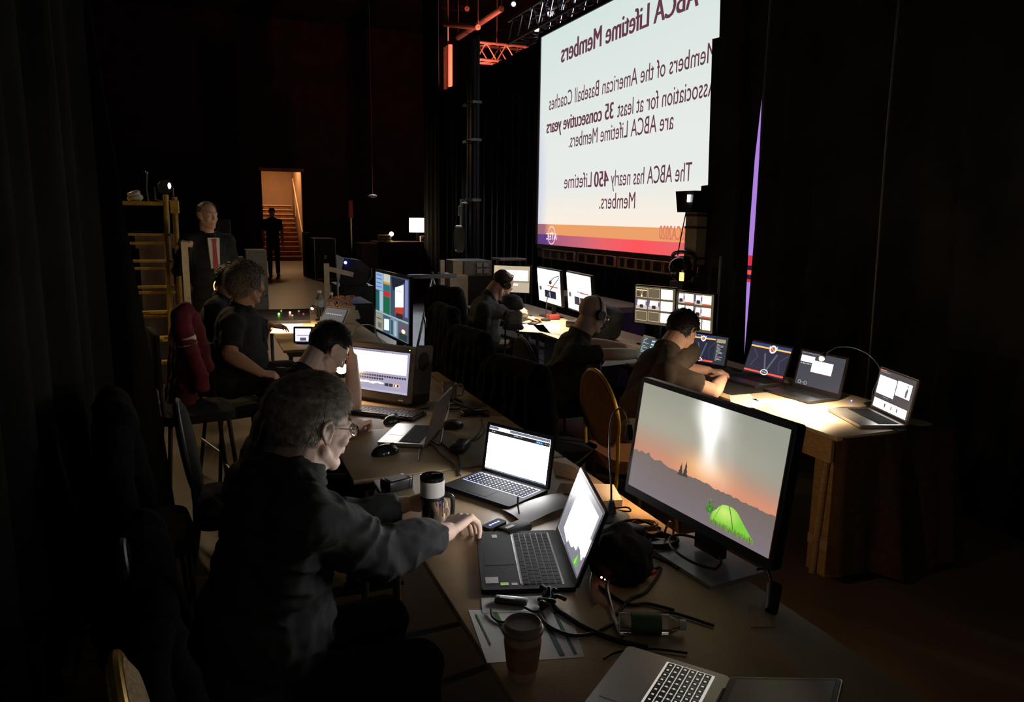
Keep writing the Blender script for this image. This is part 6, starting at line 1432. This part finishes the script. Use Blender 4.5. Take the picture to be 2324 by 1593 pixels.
# gear on the right table
def lump(name, label, cat, c, r, m, seed=0, vox=.01, extra=()):
    t = thing(name, label, cat, (c[0], c[1], TZ)); mb = MB(); mb.ell((0, 0, r[2] * .8), r)
    for e_, rr in extra: mb.ell(e_, rr)
    o = remesh(mb, 'body', vox, m, t, 2, .02, 6, seed=seed)
    for v in o.data.vertices: v.co.z = max(v.co.z, 0)
    return t
bp_ = at(1400, 745, y=5.3); lump('backpack', 'black padded backpack on the table to the right of the bald man', 'bag', (3.02, 5.42), (.17, .14, .17), mat('black_nylon', (.03, .03, .032), .6, bump=.2), 3, extra=(((-.1, -.1, .08), (.09, .07, .08)),))
for i, (px, py, lab, mm, sz) in enumerate(((1255, 725, 'dark red pouch on the far right-hand table', mat('dark_red_pouch', (.25, .03, .03), .7), (.12, .08, .05)), (1195, 722, 'dark walkie-talkie lying on the lamp-lit papers', M_BLACK, (.12, .05, .03)), (1300, 742, 'small black box under the second white-windowed monitor', M_BLACK, (.1, .1, .06)), (1212, 735, 'black keyboard wedge on the far papers', M_BLACK, (.2, .08, .02)), (1190, 680, 'small cream speaker on the far table under the beige-lit monitor', mat('cream_paint', (.55, .46, .34), .6), (.09, .08, .12)))):
    q = at(px, py, z=TZ); t = thing(('pouch', 'walkie_talkie', 'black_box', 'keypad', 'desk_speaker')[i], lab, ('pouch', 'radio', 'box', 'keypad', 'speaker')[i], (q.x, min(q.y, 7.7), TZ), .3 * i); b = MB(); b.box((0, 0, sz[2] / 2), sz, None, .008); b.build('body', mm, t)
    if i == 4: b = MB(); b.cyl((0, -.041, .07), (0, -.045, .07), .03); b.build('cone', M_BLACK, t)
q = at(1362, 838, y=3.55)
mc = thing('gooseneck_microphone', 'gooseneck microphone rising before the left white-windowed monitor', 'microphone', (3.05, 6.62, TZ)); b = MB(); b.lathe([(.05, 0), (.05, .02), (.01, .03)]); b.tube([(0, 0, .02), (.02, 0, .25)] + [at(px, py, y=6.6) - V((3.05, 6.62, TZ)) for px, py in ((1268, 631), (1258, 630), (1250, 638))], .005); b.build('neck', M_BLACK, mc); b = MB(); b.ell(at(1249, 641, y=6.6) - V((3.05, 6.62, TZ)), (.015, .015, .022)); b.build('capsule', M_BLACK, mc)
# flat cases behind the monitors
for i, (a, lab) in enumerate((((1262, 655, 1335, 668), 'grey case lid edge behind the white-windowed monitors'), ((1338, 670, 1440, 700), 'flat grey road case behind the bald head'))):
    c0 = at(a[0], a[1], x=3.85); c1 = at(a[2], a[3], x=3.85); t = thing('flat_road_case', lab, 'case', (3.85, (c0.y + c1.y) / 2, 0)); b = MB(); zz = c0.z; b.box((0, 0, zz - .05), (.35, abs(c0.y - c1.y), .06), None, .004); b.build('lid', M_CASE, t, smooth=False); b = MB(); b.box((0, 0, (zz - .08) / 2), (.30, abs(c0.y - c1.y) - .05, zz - .08)); b.build('case', M_SATIN, t, smooth=False)
# round fixture on a pole, hanging unit and beige column right of the slide
fx = thing('moving_head_light', 'round black stage light with an amber window, on a thin pole', 'stage light', (3.92, at(1550, 610, x=3.92).y, 0)); zc = at(1550, 610, x=3.92).z
b = MB(); b.ell((0, 0, zc), (.13, .13, .115)); b.build('head', mat('glossy_black', (.012, .012, .012), .12), fx); b = MB(); b.tube([(0, .15, zc + .02), (0, .16, zc + .12), (0, .0, zc + .15), (0, -.16, zc + .12), (0, -.15, zc)], .018); b.box((0, -.02, zc - .15), (.16, .2, .08)); b.build('yoke', M_SATIN, fx)
b = MB(); q = at(1547, 628, x=3.78) - fx.location; b.box(q, (.02, .04, .07)); b.build('amber_window', emit('amber_window_glow', (1, .62, .12), 3), fx, smooth=False)
b = MB(); b.cyl((0, 0, zc - .15), (0, 0, 0), .018); b.cyl((0, 0, .03), (0, 0, 0), .2); b.build('pole', M_DALU, fx)
col = thing('beige_column', 'narrow beige strapped column against the right end of the slide', 'column', (3.98, at(1578, 540, x=3.98).y, 0)); z0 = at(1580, 600, x=3.98).z; z1 = at(1580, 480, x=3.98).z; w_ = abs(at(1563, 540, x=3.98).y - at(1589, 540, x=3.98).y)
b = MB(); b.box((0, 0, (z0 + z1) / 2), (.10, w_, z1 - z0)); b.build('column_cover', M_BEIGE, col, smooth=False); b = MB()
for t_ in (.07, .30, .88): b.box((0, 0, z1 - (z1 - z0) * t_), (.11, w_ + .01, .02))
b.build('strap', mat('dark_red_cloth_strap', (.12, .03, .02), .8), col, smooth=False); b = MB(); b.cyl((0, 0, 0), (0, 0, z0), .03); b.build('pole', M_DALU, col)
hu = thing('hanging_projector_unit', 'black hanging unit with a small white light at the top of the beige column', 'hanging unit', (3.95, at(1575, 458, x=3.95).y, at(1575, 482, x=3.95).z)); hh = at(1575, 434, x=3.95).z - hu.location.z
b = MB(); wv = abs(at(1554, 458, x=3.95).y - at(1597, 458, x=3.95).y); b.prism([(-wv / 2 - .0, hh), (wv / 2, hh), (wv / 2 - .04, 0.0), (-wv / 2 + .03, .0)], -.1, .1, Matrix(((0, 0, 1, 0), (1, 0, 0, 0), (0, 1, 0, 0), (0, 0, 0, 1)))); b.build('housing', M_SATIN, hu, smooth=False)
b = MB(); b.box(at(1563, 450, x=3.84) - hu.location, (.01, .03, .06)); b.build('white_light', emit('white_led', (1, 1, 1), 6), hu, smooth=False); b = MB(); b.tube([at(1557, 482, x=3.9) - hu.location, at(1546, 535, x=3.9) - hu.location, at(1538, 580, x=3.9) - hu.location], .005); b.build('cable', M_RUB, hu)
q = at(1636, 582, x=3.8); q2 = at(1632, 672, x=3.8); t = thing('thin_stand', 'thin steel stand behind the right preview monitor', 'stand', (3.8, q.y, 0)); b = MB(); b.cyl((0, 0, 0), (0, 0, q.z), .010, seg=8); b.cyl((0, 0, 0), (0, 0, .02), .15); b.build('pole', M_STEEL, t)
b = MB(); a = at(2045, -60, x=3.9); c = at(2013, 300, x=3.9); d_ = at(1975, 800, x=3.9); b.tube([a, c, d_, V((d_.x, d_.y, .02))], .006, smooth=False); tag(b.build('hanging_cable', M_STEEL), 'thin pale cable hanging down the right-hand drape', 'cable')
# floor cables and board right of the near table
for i, (pts, lab) in enumerate((([(1750, 1470), (1790, 1452), (1830, 1465), (1860, 1490), (1960, 1590)], 'black floor cable curving past the right edge of the near table'), ([(1880, 1530), (1930, 1522), (1990, 1560), (2040, 1600)], 'second black floor cable nearer the bottom edge'))):
    b = MB(); b.tube([V((at(px, py, z=.01).x, at(px, py, z=.01).y, .012)) for px, py in pts], .009); tag(b.build('floor_cable', M_RUB), lab, 'cable')
q = [at(px, py, z=.02) for px, py in ((1780, 1500), (1900, 1500), (1900, 1560), (1760, 1550))]; b = MB(); b.prism([(p.x, p.y) for p in q], 0.0, .03); tag(b.build('floor_plate', M_DALU, smooth=False), 'dark metal plate on the floor right of the near table', 'plate')
